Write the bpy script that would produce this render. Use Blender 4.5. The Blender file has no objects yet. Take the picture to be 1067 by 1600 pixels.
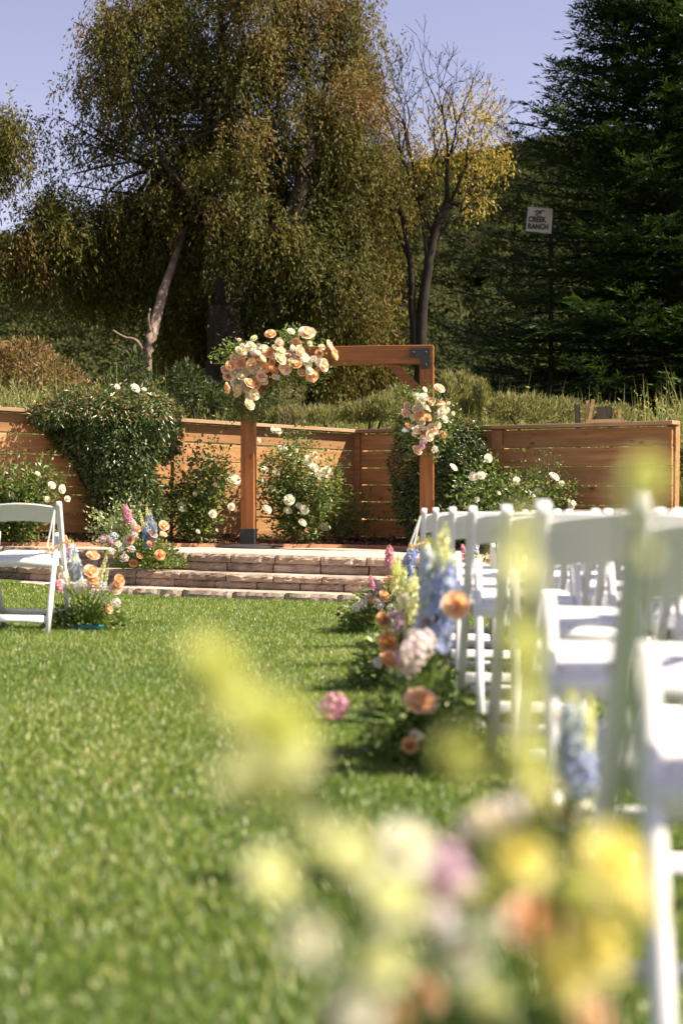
import bpy, math, random
import numpy as np
from mathutils import Vector, Matrix

random.seed(11)
rng = np.random.default_rng(11)
R = math.radians
sc = bpy.context.scene
col = sc.collection

# ------------------------------------------------------------------ camera, sky, sun, exposure
EYE = 0.76
FPX = 2222.2
cam_d = bpy.data.cameras.new('camera')
cam_d.sensor_fit = 'VERTICAL'; cam_d.sensor_height = 36.0; cam_d.lens = 50.0
cam_d.clip_start = 0.05; cam_d.clip_end = 3000
cam_d.dof.use_dof = True; cam_d.dof.focus_distance = 14.6; cam_d.dof.aperture_fstop = 2.2
cam = bpy.data.objects.new('camera', cam_d); col.objects.link(cam)
cam.location = (0, 0, EYE); cam.rotation_euler = (R(90), 0, 0)
sc.camera = cam

SUN_EL, SUN_B = 47.0, 9.0           # elevation; degrees from +X towards the viewer's side
sx, sy, sz = (math.cos(R(SUN_EL))*math.cos(R(SUN_B)), -math.cos(R(SUN_EL))*math.sin(R(SUN_B)), math.sin(R(SUN_EL)))
w = bpy.data.worlds.new('World'); sc.world = w; w.use_nodes = True
nt = w.node_tree
bg = nt.nodes['Background']
sky = nt.nodes.new('ShaderNodeTexSky'); sky.sky_type = 'NISHITA'; sky.sun_disc = False
sky.sun_elevation = R(SUN_EL); sky.sun_rotation = math.atan2(sx, sy)
sky.air_density = 1.0; sky.dust_density = 0.25; sky.ozone_density = 1.0
tint = nt.nodes.new('ShaderNodeMix'); tint.data_type = 'RGBA'; tint.blend_type = 'MULTIPLY'; tint.inputs[0].default_value = 1.0
tint.inputs[7].default_value = (1.42, 0.97, 0.92, 1)
nt.links.new(sky.outputs[0], tint.inputs[6]); nt.links.new(tint.outputs[2], bg.inputs[0])
bg.inputs[1].default_value = 0.068
sun_d = bpy.data.lights.new('sun', 'SUN'); sun_d.energy = 5.0; sun_d.angle = R(0.53); sun_d.color = (1.0, 0.88, 0.70)
sun = bpy.data.objects.new('sun', sun_d); col.objects.link(sun)
sun.rotation_euler = Vector((sx, sy, sz)).to_track_quat('Z', 'Y').to_euler()
sun.location = (20, -5, 20)
sc.view_settings.view_transform = 'Standard'; sc.view_settings.look = 'None'
sc.view_settings.gamma = 1.0; sc.view_settings.exposure = 1.5
sc.cycles.use_adaptive_sampling = True; sc.cycles.adaptive_threshold = 0.02
sc.cycles.max_bounces = 5; sc.cycles.diffuse_bounces = 2; sc.cycles.glossy_bounces = 2
sc.cycles.transmission_bounces = 3; sc.cycles.transparent_max_bounces = 4
sc.cycles.caustics_reflective = False; sc.cycles.caustics_refractive = False

def P(px, py, y):                    # a point of the place at depth y
    return Vector(((px-533.5)/FPX*y, y, EYE-(py-800)/FPX*y))

# ------------------------------------------------------------------ materials
def new_mat(name):
    m = bpy.data.materials.new(name); m.use_nodes = True
    n = m.node_tree
    return m, n, n.nodes['Principled BSDF'], n.nodes['Material Output']
def ramp(n, stops):
    r = n.nodes.new('ShaderNodeValToRGB'); e = r.color_ramp.elements
    while len(e) < len(stops): e.new(0.5)
    for k, (p, c) in enumerate(stops):
        e[k].position = p; e[k].color = (*c, 1)
    return r
def leaf_mat(name, stops, trans=0.35, rough=0.5, boost=1.6, spec=0.35):
    m, n, b, o = new_mat(name)
    a = n.nodes.new('ShaderNodeAttribute'); a.attribute_name = 'v'
    r = ramp(n, stops); n.links.new(a.outputs['Fac'], r.inputs[0])
    n.links.new(r.outputs[0], b.inputs['Base Color'])
    b.inputs['Roughness'].default_value = rough; b.inputs['Specular IOR Level'].default_value = spec
    if trans > 0:
        t = n.nodes.new('ShaderNodeBsdfTranslucent')
        mm = n.nodes.new('ShaderNodeMix'); mm.data_type = 'RGBA'; mm.blend_type = 'MULTIPLY'; mm.inputs[0].default_value = 1
        mm.inputs[7].default_value = (boost, boost, boost*0.7, 1)
        n.links.new(r.outputs[0], mm.inputs[6]); n.links.new(mm.outputs[2], t.inputs[0])
        mx = n.nodes.new('ShaderNodeMixShader'); mx.inputs[0].default_value = trans
        n.links.new(b.outputs[0], mx.inputs[1]); n.links.new(t.outputs[0], mx.inputs[2]); n.links.new(mx.outputs[0], o.inputs[0])
    return m
def noise_mat(name, stops, scale=5, detail=6, rough=0.8, bump=0.0, bscale=None, stretch=(1,1,1), spec=0.3, obj_random=0.0, coords='Object', dist=0.02):
    m, n, b, o = new_mat(name)
    tc = n.nodes.new('ShaderNodeTexCoord'); mp = n.nodes.new('ShaderNodeMapping'); mp.inputs['Scale'].default_value = stretch
    n.links.new(tc.outputs[coords], mp.inputs[0])
    oi = n.nodes.new('ShaderNodeObjectInfo')
    vm = n.nodes.new('ShaderNodeVectorMath'); vm.operation = 'MULTIPLY_ADD'
    cb = n.nodes.new('ShaderNodeCombineXYZ')
    for k in range(3): n.links.new(oi.outputs['Random'], cb.inputs[k])
    n.links.new(cb.outputs[0], vm.inputs[0]); vm.inputs[1].default_value = (37, 53, 71); n.links.new(mp.outputs[0], vm.inputs[2])
    t = n.nodes.new('ShaderNodeTexNoise'); t.inputs['Scale'].default_value = scale; t.inputs['Detail'].default_value = detail
    t.inputs['Roughness'].default_value = 0.62
    n.links.new(vm.outputs[0], t.inputs['Vector'])
    r = ramp(n, stops); n.links.new(t.outputs['Fac'], r.inputs[0])
    src = r.outputs[0]
    if obj_random > 0:
        h = n.nodes.new('ShaderNodeHueSaturation'); mr = n.nodes.new('ShaderNodeMapRange')
        mr.inputs[3].default_value = 1-obj_random; mr.inputs[4].default_value = 1+obj_random
        n.links.new(oi.outputs['Random'], mr.inputs[0]); n.links.new(mr.outputs[0], h.inputs['Value']); n.links.new(src, h.inputs['Color'])
        src = h.outputs[0]
    n.links.new(src, b.inputs['Base Color'])
    b.inputs['Roughness'].default_value = rough; b.inputs['Specular IOR Level'].default_value = spec
    if bump > 0:
        t2 = n.nodes.new('ShaderNodeTexNoise'); t2.inputs['Scale'].default_value = bscale or scale*4; t2.inputs['Detail'].default_value = 5
        n.links.new(vm.outputs[0], t2.inputs['Vector'])
        bp = n.nodes.new('ShaderNodeBump'); bp.inputs['Strength'].default_value = bump; bp.inputs['Distance'].default_value = dist
        n.links.new(t2.outputs['Fac'], bp.inputs['Height']); n.links.new(bp.outputs[0], b.inputs['Normal'])
    return m
def flat_mat(name, c, rough=0.5, spec=0.4, metal=0):
    m, n, b, o = new_mat(name)
    b.inputs['Base Color'].default_value = (*c, 1); b.inputs['Roughness'].default_value = rough
    b.inputs['Specular IOR Level'].default_value = spec; b.inputs['Metallic'].default_value = metal
    return m

def wood_mat(name, dark, mid, light, rough=0.6, axis=0, orand=0.2):
    st = [22, 22, 22]; st[axis] = 1.6
    m = noise_mat(name, [(0.28, dark), (0.48, mid), (0.72, light)], scale=1.0, detail=7, rough=rough, bump=0.25, bscale=2.2, stretch=tuple(st), obj_random=orand, dist=0.004)
    # knots and weather streaks
    n = m.node_tree; b = n.nodes['Principled BSDF']
    src = b.inputs['Base Color'].links[0].from_socket
    vm = [x for x in n.nodes if x.type == 'VECT_MATH'][0]
    mp2 = n.nodes.new('ShaderNodeMapping'); s2 = [0.32]*3; s2[axis] = 2.2; mp2.inputs['Scale'].default_value = s2
    n.links.new(vm.outputs[0], mp2.inputs[0])
    vo = n.nodes.new('ShaderNodeTexVoronoi'); vo.inputs['Scale'].default_value = 0.9; n.links.new(mp2.outputs[0], vo.inputs['Vector'])
    kr = ramp(n, [(0.05, (0.35, 0.28, 0.22)), (0.16, (1, 1, 1))]); n.links.new(vo.outputs['Distance'], kr.inputs[0])
    mx = n.nodes.new('ShaderNodeMix'); mx.data_type = 'RGBA'; mx.blend_type = 'MULTIPLY'; mx.inputs[0].default_value = 0.8
    n.links.new(src, mx.inputs[6]); n.links.new(kr.outputs[0], mx.inputs[7]); n.links.new(mx.outputs[2], b.inputs['Base Color'])
    return m

M = {}
M['fence'] = wood_mat('fence_cedar', (0.22, 0.105, 0.04), (0.33, 0.168, 0.068), (0.43, 0.235, 0.105))
M['arch'] = wood_mat('arch_timber', (0.14, 0.05, 0.014), (0.23, 0.085, 0.024), (0.31, 0.125, 0.04), rough=0.45)
M['arch_v'] = wood_mat('arch_timber_upright', (0.14, 0.05, 0.014), (0.23, 0.085, 0.024), (0.31, 0.125, 0.04), rough=0.45, axis=2)
M['cap_wood'] = wood_mat('fence_cap_wood', (0.2, 0.11, 0.06), (0.3, 0.18, 0.11), (0.38, 0.25, 0.16))
M['iron'] = noise_mat('black_iron', [(0.3, (0.012, 0.012, 0.012)), (0.7, (0.03, 0.03, 0.03))], scale=30, rough=0.45, spec=0.5)
M['sleeve'] = noise_mat('charcoal_sleeve', [(0.3, (0.018, 0.017, 0.018)), (0.7, (0.04, 0.038, 0.038))], scale=14, rough=0.6)
M['stone'] = noise_mat('split_stone', [(0.25, (0.155, 0.118, 0.09)), (0.48, (0.335, 0.255, 0.195)), (0.75, (0.48, 0.39, 0.315))], scale=7, detail=8, rough=0.9, bump=0.6, bscale=60, obj_random=0.32, dist=0.01)
M['patio'] = noise_mat('patio_paving', [(0.3, (0.40, 0.32, 0.26)), (0.7, (0.52, 0.43, 0.355))], scale=3, detail=8, rough=0.85, bump=0.3, bscale=80)
M['mulch'] = noise_mat('bark_mulch', [(0.3, (0.035, 0.02, 0.012)), (0.7, (0.13, 0.075, 0.045))], scale=25, detail=8, rough=0.95, bump=0.8, bscale=40, dist=0.03)
M['chips'] = leaf_mat('bark_chips', [(0.0, (0.05, 0.028, 0.016)), (0.6, (0.16, 0.09, 0.05)), (1.0, (0.32, 0.22, 0.14))], trans=0)
M['edging'] = noise_mat('terracotta_edging', [(0.3, (0.28, 0.13, 0.07)), (0.7, (0.4, 0.2, 0.12))], scale=12, rough=0.8)
M['ground'] = noise_mat('lawn_soil', [(0.3, (0.03, 0.052, 0.010)), (0.7, (0.075, 0.11, 0.025))], scale=9, detail=8, rough=1.0, bump=0.5, bscale=60)
M['hill'] = noise_mat('hill_scrub', [(0.3, (0.012, 0.015, 0.007)), (0.7, (0.03, 0.033, 0.014))], scale=0.08, detail=9, rough=1.0)
M['grass'] = leaf_mat('grass_blade', [(0.0, (0.024, 0.055, 0.007)), (0.42, (0.09, 0.158, 0.016)), (0.74, (0.20, 0.262, 0.038)), (0.92, (0.34, 0.35, 0.12)), (1.0, (0.46, 0.41, 0.20))], trans=0.3, rough=0.42, boost=1.5, spec=0.45)
M['weeds'] = leaf_mat('meadow_weed', [(0.0, (0.06, 0.085, 0.02)), (0.5, (0.18, 0.2, 0.06)), (1.0, (0.42, 0.36, 0.17))], trans=0.35, rough=0.6)
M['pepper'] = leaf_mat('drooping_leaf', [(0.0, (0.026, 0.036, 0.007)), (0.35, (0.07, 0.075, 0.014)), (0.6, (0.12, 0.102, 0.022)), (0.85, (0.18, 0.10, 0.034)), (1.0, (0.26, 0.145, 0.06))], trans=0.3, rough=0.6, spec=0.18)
M['golden'] = leaf_mat('golden_leaf', [(0.0, (0.045, 0.052, 0.01)), (0.35, (0.115, 0.105, 0.02)), (0.65, (0.19, 0.13, 0.034)), (1.0, (0.28, 0.165, 0.065))], trans=0.35, rough=0.6, spec=0.15)
M['yellow'] = leaf_mat('yellow_leaf', [(0.0, (0.14, 0.11, 0.018)), (0.5, (0.31, 0.235, 0.035)), (1.0, (0.44, 0.32, 0.07))], trans=0.4)
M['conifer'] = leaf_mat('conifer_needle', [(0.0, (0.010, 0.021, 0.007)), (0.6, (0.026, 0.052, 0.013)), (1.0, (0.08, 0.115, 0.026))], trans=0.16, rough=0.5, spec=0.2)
M['hilltree'] = leaf_mat('hill_foliage', [(0.0, (0.016, 0.022, 0.008)), (0.5, (0.036, 0.044, 0.015)), (1.0, (0.085, 0.082, 0.027))], trans=0.08, rough=0.9, spec=0.03)
n_ = M['hilltree'].node_tree; oi_ = n_.nodes.new('ShaderNodeObjectInfo'); mm_ = n_.nodes.new('ShaderNodeMath'); mm_.operation = 'MULTIPLY_ADD'; mm_.inputs[1].default_value = .5; at_ = [q for q in n_.nodes if q.type == 'ATTRIBUTE'][0]; rp_ = [q for q in n_.nodes if q.type == 'VALTORGB'][0]
m3_ = n_.nodes.new('ShaderNodeMath'); m3_.operation = 'SUBTRACT'; m3_.inputs[1].default_value = .25; n_.links.new(oi_.outputs['Random'], mm_.inputs[0]); n_.links.new(at_.outputs['Fac'], mm_.inputs[2]); n_.links.new(mm_.outputs[0], m3_.inputs[0]); n_.links.new(m3_.outputs[0], rp_.inputs[0])
M['shrub_brown'] = leaf_mat('brown_shrub_leaf', [(0.0, (0.06, 0.045, 0.015)), (0.5, (0.19, 0.125, 0.05)), (1.0, (0.32, 0.215, 0.10))], trans=0.3, rough=0.7)
M['shrub_green'] = leaf_mat('green_shrub_leaf', [(0.0, (0.016, 0.026, 0.007)), (0.5, (0.04, 0.058, 0.016)), (1.0, (0.11, 0.13, 0.04))], trans=0.3, rough=0.6)
M['sage'] = leaf_mat('sage_shrub_leaf', [(0.0, (0.09, 0.10, 0.035)), (0.5, (0.2, 0.2, 0.075)), (1.0, (0.34, 0.31, 0.14))], trans=0.3, rough=0.7)
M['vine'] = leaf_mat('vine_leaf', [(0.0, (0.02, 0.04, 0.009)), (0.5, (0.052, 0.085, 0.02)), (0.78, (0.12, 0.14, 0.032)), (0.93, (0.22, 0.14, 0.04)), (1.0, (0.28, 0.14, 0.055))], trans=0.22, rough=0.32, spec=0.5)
M['rose_leaf'] = leaf_mat('rose_leaf', [(0.0, (0.03, 0.06, 0.012)), (0.5, (0.085, 0.14, 0.028)), (0.85, (0.2, 0.25, 0.06)), (1.0, (0.34, 0.28, 0.11))], trans=0.3, rough=0.38, spec=0.5)
M['florist'] = leaf_mat('florist_leaf', [(0.0, (0.04, 0.075, 0.018)), (0.45, (0.11, 0.17, 0.04)), (0.8, (0.26, 0.30, 0.09)), (1.0, (0.42, 0.43, 0.2))], trans=0.3, rough=0.4)
M['variegated'] = leaf_mat('variegated_leaf', [(0.0, (0.12, 0.17, 0.06)), (0.5, (0.3, 0.34, 0.16)), (1.0, (0.55, 0.56, 0.34))], trans=0.3)
M['bark_dark'] = noise_mat('dark_bark', [(0.3, (0.010, 0.007, 0.005)), (0.7, (0.034, 0.025, 0.018))], scale=9, rough=0.95, bump=0.6, stretch=(1,1,0.25))
M['bark_pale'] = noise_mat('pale_bark', [(0.3, (0.10, 0.07, 0.052)), (0.55, (0.20, 0.15, 0.115)), (0.8, (0.32, 0.255, 0.205))], scale=7, rough=0.9, bump=0.5, stretch=(1,1,0.3))
M['twig'] = noise_mat('grey_twig', [(0.3, (0.10, 0.07, 0.05)), (0.7, (0.22, 0.16, 0.12))], scale=10, rough=0.9)
M['stem'] = flat_mat('green_stem', (0.10, 0.16, 0.035), 0.5)
M['resin'] = noise_mat('white_resin', [(0.3, (0.70, 0.70, 0.71)), (0.7, (0.77, 0.77, 0.77))], scale=6, rough=0.38, spec=0.45, bump=0.04, bscale=90)
M['vinyl'] = noise_mat('white_vinyl', [(0.3, (0.66, 0.655, 0.65)), (0.7, (0.74, 0.735, 0.73))], scale=8, rough=0.45, bump=0.06, bscale=120)
M['bolt'] = flat_mat('steel_bolt', (0.35, 0.35, 0.36), 0.35, 0.5, 1.0)
M['ribbon'] = flat_mat('white_ribbon', (0.75, 0.74, 0.72), 0.4)
M['brass'] = flat_mat('gold_script', (0.80, 0.52, 0.20), 0.35, 0.5)
M['teal'] = flat_mat('teal_tray', (0.02, 0.22, 0.28), 0.4)
M['sign_white'] = noise_mat('sign_white', [(0.3, (0.40, 0.38, 0.37)), (0.7, (0.52, 0.50, 0.48))], scale=6, rough=0.7)
M['sign_black'] = flat_mat('sign_black', (0.015, 0.015, 0.015), 0.6)
M['pale_wood'] = wood_mat('pale_timber', (0.30, 0.19, 0.08), (0.45, 0.29, 0.13), (0.55, 0.38, 0.19))
M['grey_wood'] = noise_mat('grey_timber', [(0.3, (0.04, 0.032, 0.025)), (0.7, (0.10, 0.08, 0.065))], scale=8, rough=0.9, stretch=(4,4,0.6))

def petal_mat(name, inner, outer):
    inner = soft(inner, outer)
    return leaf_mat(name, [(0.0, inner), (0.55, tuple((a+b)/2 for a, b in zip(inner, outer))), (1.0, outer)], trans=0.48, rough=0.6, boost=1.12, spec=0.12)
def soft(a, b, k=.42): return tuple(x*k+y*(1-k) for x, y in zip(a, b))
FL = {
 'peach':   petal_mat('peach_petal', (0.82, 0.40, 0.22), (0.88, 0.60, 0.44)),
 'coral':   petal_mat('coral_petal', (0.82, 0.34, 0.14), (0.88, 0.55, 0.35)),
 'blush':   petal_mat('blush_petal', (0.84, 0.50, 0.41), (0.89, 0.69, 0.60)),
 'cream':   petal_mat('cream_petal', (0.84, 0.68, 0.47), (0.89, 0.81, 0.68)),
 'white':   petal_mat('white_petal', (0.84, 0.78, 0.68), (0.90, 0.88, 0.84)),
 'caramel': petal_mat('caramel_petal', (0.55, 0.27, 0.11), (0.74, 0.46, 0.26)),
 'pink':    petal_mat('pink_petal', (0.55, 0.16, 0.33), (0.74, 0.42, 0.56)),
 'mauve':   petal_mat('mauve_petal', (0.46, 0.22, 0.42), (0.68, 0.50, 0.66)),
 'pale':    petal_mat('pale_lilac_petal', (0.62, 0.48, 0.60), (0.82, 0.73, 0.78)),
 'blue':    petal_mat('blue_petal', (0.16, 0.20, 0.52), (0.42, 0.48, 0.76)),
 'paleblue':petal_mat('pale_blue_petal', (0.38, 0.45, 0.72), (0.66, 0.71, 0.84)),
 'yellow':  petal_mat('yellow_petal', (0.72, 0.60, 0.14), (0.84, 0.77, 0.36)),
 'lime':    petal_mat('lime_bud', (0.46, 0.50, 0.10), (0.70, 0.72, 0.30)),
 'palelime':petal_mat('pale_lime_bud', (0.68, 0.70, 0.34), (0.84, 0.84, 0.58)),
}

# ------------------------------------------------------------------ mesh helpers
def mesh_np(name, V, F, mats, v=None, mi=None, smooth=False):
    V = np.asarray(V, dtype=np.float32).reshape(-1, 3); F = np.asarray(F, dtype=np.int32)
    k = F.shape[1]; me = bpy.data.meshes.new(name)
    me.vertices.add(len(V)); me.vertices.foreach_set('co', V.ravel())
    me.loops.add(F.size); me.loops.foreach_set('vertex_index', F.ravel())
    me.polygons.add(len(F)); me.polygons.foreach_set('loop_start', np.arange(0, F.size, k, dtype=np.int32))
    if mi is not None: me.polygons.foreach_set('material_index', np.asarray(mi, dtype=np.int32))
    me.polygons.foreach_set('use_smooth', np.full(len(F), bool(smooth)))
    if v is not None:
        a = me.attributes.new('v', 'FLOAT', 'FACE'); a.data.foreach_set('value', np.clip(np.asarray(v, dtype=np.float32), 0, 1))
    me.update(calc_edges=True)
    for m in (mats if isinstance(mats, (list, tuple)) else [mats]): me.materials.append(m)
    return me
class MB:                             # collects polygons of any size into ONE mesh
    def __init__(s): s.V = []; s.F = []; s.I = []; s.A = []
    def add(s, V, F, mi=0, a=0.5):
        o = len(s.V); s.V += [tuple(p) for p in V]
        for f in F: s.F.append(tuple(o+i for i in f)); s.I.append(mi); s.A.append(a)
        return s
    def box(s, lo, hi, mi=0):
        (a, b, c), (d, e, f) = lo, hi
        V = [(a,b,c),(d,b,c),(d,e,c),(a,e,c),(a,b,f),(d,b,f),(d,e,f),(a,e,f)]
        return s.add(V, [(0,3,2,1),(4,5,6,7),(0,1,5,4),(1,2,6,5),(2,3,7,6),(3,0,4,7)], mi)
    def cbox(s, lo, hi, c=0.006, mi=0):     # chamfered box
        lo = np.array(lo, float); hi = np.array(hi, float); V = []; idx = {}
        for k in range(8):
            b = [(k >> i) & 1 for i in range(3)]
            for ax in range(3):
                p = [(hi[i] if b[i] else lo[i]) for i in range(3)]
                for i in range(3):
                    if i != ax: p[i] += (-c if b[i] else c)
                # vertex lies on face 'ax'
                idx[(k, ax)] = len(V); V.append(p)
        F = []
        def q(l, outward):
            ps = np.array([V[i] for i in l]); nrm = np.cross(ps[1]-ps[0], ps[2]-ps[0])
            F.append(tuple(l) if np.dot(nrm, outward) > 0 else tuple(reversed(l)))
        ctr = (lo+hi)/2
        for ax in range(3):
            u, v_ = (ax+1) % 3, (ax+2) % 3
            for sd in (0, 1):
                l = []
                for (p, q_) in ((0,0),(1,0),(1,1),(0,1)):
                    k = (sd << ax) | (p << u) | (q_ << v_); l.append(idx[(k, ax)])
                o = np.zeros(3); o[ax] = 1 if sd else -1; q(l, o)
        for ax in range(3):               # edges along axis ax
            u, v_ = (ax+1) % 3, (ax+2) % 3
            for p in (0, 1):
                for q_ in (0, 1):
                    k0 = (p << u) | (q_ << v_); k1 = k0 | (1 << ax)
                    o = np.zeros(3); o[u] = 1 if p else -1; o[v_] = 1 if q_ else -1
                    q([idx[(k0, u)], idx[(k1, u)], idx[(k1, v_)], idx[(k0, v_)]], o)
        for k in range(8):
            o = np.array([1 if (k >> i) & 1 else -1 for i in range(3)]); q([idx[(k, 0)], idx[(k, 1)], idx[(k, 2)]], o)
        return s.add(V, F, mi)
    def loft(s, rings, mi=0, cap=True, a=0.5):
        n = len(rings[0]); V = [p for r in rings for p in r]; F = []
        for i in range(len(rings)-1):
            for j in range(n):
                k = (j+1) % n; F.append((i*n+j, i*n+k, (i+1)*n+k, (i+1)*n+j))
        if cap:
            F.append(tuple(reversed(range(n)))); F.append(tuple((len(rings)-1)*n+j for j in range(n)))
        return s.add(V, F, mi, a)
    def tube(s, pts, rad, n=6, mi=0, cap=True, a=0.5):
        pts = [Vector(p) for p in pts]; rings = []
        if not hasattr(rad, '__len__'): rad = [rad]*len(pts)
        up = Vector((0.13, 0.21, 0.97)).normalized()
        for i, p in enumerate(pts):
            t = (pts[min(i+1, len(pts)-1)] - pts[max(i-1, 0)])
            if t.length < 1e-9: t = Vector((0, 0, 1))
            t.normalize()
            u = t.cross(up)
            if u.length < 0.15: u = t.cross(Vector((1, 0, 0.1)))
            u.normalize(); v_ = t.cross(u)
            rings.append([p + (u*math.cos(2*math.pi*k/n) + v_*math.sin(2*math.pi*k/n))*rad[i] for k in range(n)])
        return s.loft(rings, mi, cap, a)
    def mesh(s, name, mats, smooth=False):
        me = bpy.data.meshes.new(name); me.from_pydata(s.V, [], s.F)
        me.polygons.foreach_set('material_index', np.array(s.I, dtype=np.int32))
        me.polygons.foreach_set('use_smooth', np.full(len(s.F), bool(smooth)))
        at = me.attributes.new('v', 'FLOAT', 'FACE'); at.data.foreach_set('value', np.array(s.A, dtype=np.float32))
        for m in (mats if isinstance(mats, (list, tuple)) else [mats]): me.materials.append(m)
        me.update(); return me

def thing(name, label, cat, loc=(0,0,0), rot=(0,0,0), group=None):
    o = bpy.data.objects.new(name, None); col.objects.link(o); o.empty_display_size = 0.1
    o.location = loc; o.rotation_euler = rot; o['label'] = label; o['category'] = cat
    if group: o['group'] = group
    return o
def part(name, me, parent, loc=(0,0,0), rot=(0,0,0), scale=1.0, label=None, kind=None):   # loc in the parent's frame
    o = bpy.data.objects.new(name, me); col.objects.link(o); o.parent = parent
    o.location = loc; o.rotation_euler = rot
    o.scale = (scale,)*3 if not hasattr(scale, '__len__') else scale
    if label: o['label'] = label
    if kind: o['kind'] = kind
    return o
def single(name, me, label=None, cat=None, group=None, kind=None, loc=(0,0,0)):
    o = bpy.data.objects.new(name, me); col.objects.link(o); o.location = loc
    if label: o['label'] = label
    if cat: o['category'] = cat
    if group: o['group'] = group
    if kind: o['kind'] = kind
    return o

def norm(a): return a/np.maximum(np.linalg.norm(a, axis=-1, keepdims=True), 1e-9)
def rdir(n): return norm(rng.normal(size=(n, 3)))
def leaves(pos, axis, L, W, nrm=None, fold=0.12):
    """one rhombic leaf (quad) for each position: returns V, F"""
    pos = np.asarray(pos, float); n = len(pos); axis = norm(np.asarray(axis, float))
    if nrm is None: nrm = rdir(n)
    side = norm(np.cross(axis, nrm)); up = np.cross(side, axis)
    L = np.broadcast_to(np.asarray(L, float), (n,))[:, None]; W = np.broadcast_to(np.asarray(W, float), (n,))[:, None]
    V = np.stack([pos, pos+axis*L*0.45+side*W*0.5+up*W*fold, pos+axis*L, pos+axis*L*0.45-side*W*0.5+up*W*fold], axis=1)
    F = np.arange(n*4).reshape(n, 4)
    return V.reshape(-1, 3), F
def smoothn(x, y, s=1.0, seed=0):      # cheap smooth 2-D noise in -1..1
    r = np.random.default_rng(seed); t = 0
    for k in range(5):
        a, b, c = r.uniform(0.6, 1.6)*s*(1.7**k), r.uniform(0.6, 1.6)*s*(1.7**k), r.uniform(0, 6.28)
        d = r.uniform(0, 6.28)
        t = t + np.sin((x*math.cos(d)+y*math.sin(d))*a+c)*np.cos((y*math.cos(d)-x*math.sin(d))*b+c*1.7)/(1.25**k)
    return t/2.6

# ------------------------------------------------------------------ the ground
def fence_y(x): return np.where(np.asarray(x) < 0.17, 17-0.75*(0.17-np.asarray(x, float)), 17-0.84*(np.asarray(x, float)-0.17))
def gz(x, y):
    x = np.asarray(x, float); y = np.asarray(y, float)
    z = -0.02*np.clip(x, -6, 6)
    z = z + 0.075*np.clip((-1.6-x)/1.4, 0, 1)**1.5*np.clip((y-10)/2.5, 0, 1)
    d = np.clip(y-np.maximum(fence_y(x), 10)-0.15, 0, None)
    z = z + np.where(d > 0, 0.45*np.clip(d/0.5, 0, 1)+0.20*np.clip(d-0.5, 0, 7)+0.04*np.clip(d-7.5, 0, 40), 0)
    return z
CX, CY = 1.0, 20.95                   # centre of the curved steps
RB, RM, RT = 9.10, 8.75, 8.40
def arc_y(x, r): return CY-np.sqrt(np.maximum(r*r-(np.asarray(x, float)-CX)**2, 0))

xs = np.unique(np.concatenate([np.linspace(-300, -12, 25), np.linspace(-12, 12, 97), np.linspace(12, 300, 25)]))
ys = np.unique(np.concatenate([np.linspace(-60, -2, 10), np.linspace(-2, 40, 169), np.linspace(40, 900, 30)]))
gx, gy = np.meshgrid(xs, ys); nx = len(xs); ny = len(ys)
gV = np.stack([gx, gy, gz(gx, gy)], axis=-1).reshape(-1, 3)
ii, jj = np.meshgrid(np.arange(nx-1), np.arange(ny-1)); b0 = (jj*nx+ii).ravel()
gF = np.stack([b0, b0+1, b0+nx+1, b0+nx], axis=1)
single('ground', mesh_np('ground', gV, gF, M['ground'], smooth=True), kind='structure')

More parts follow.
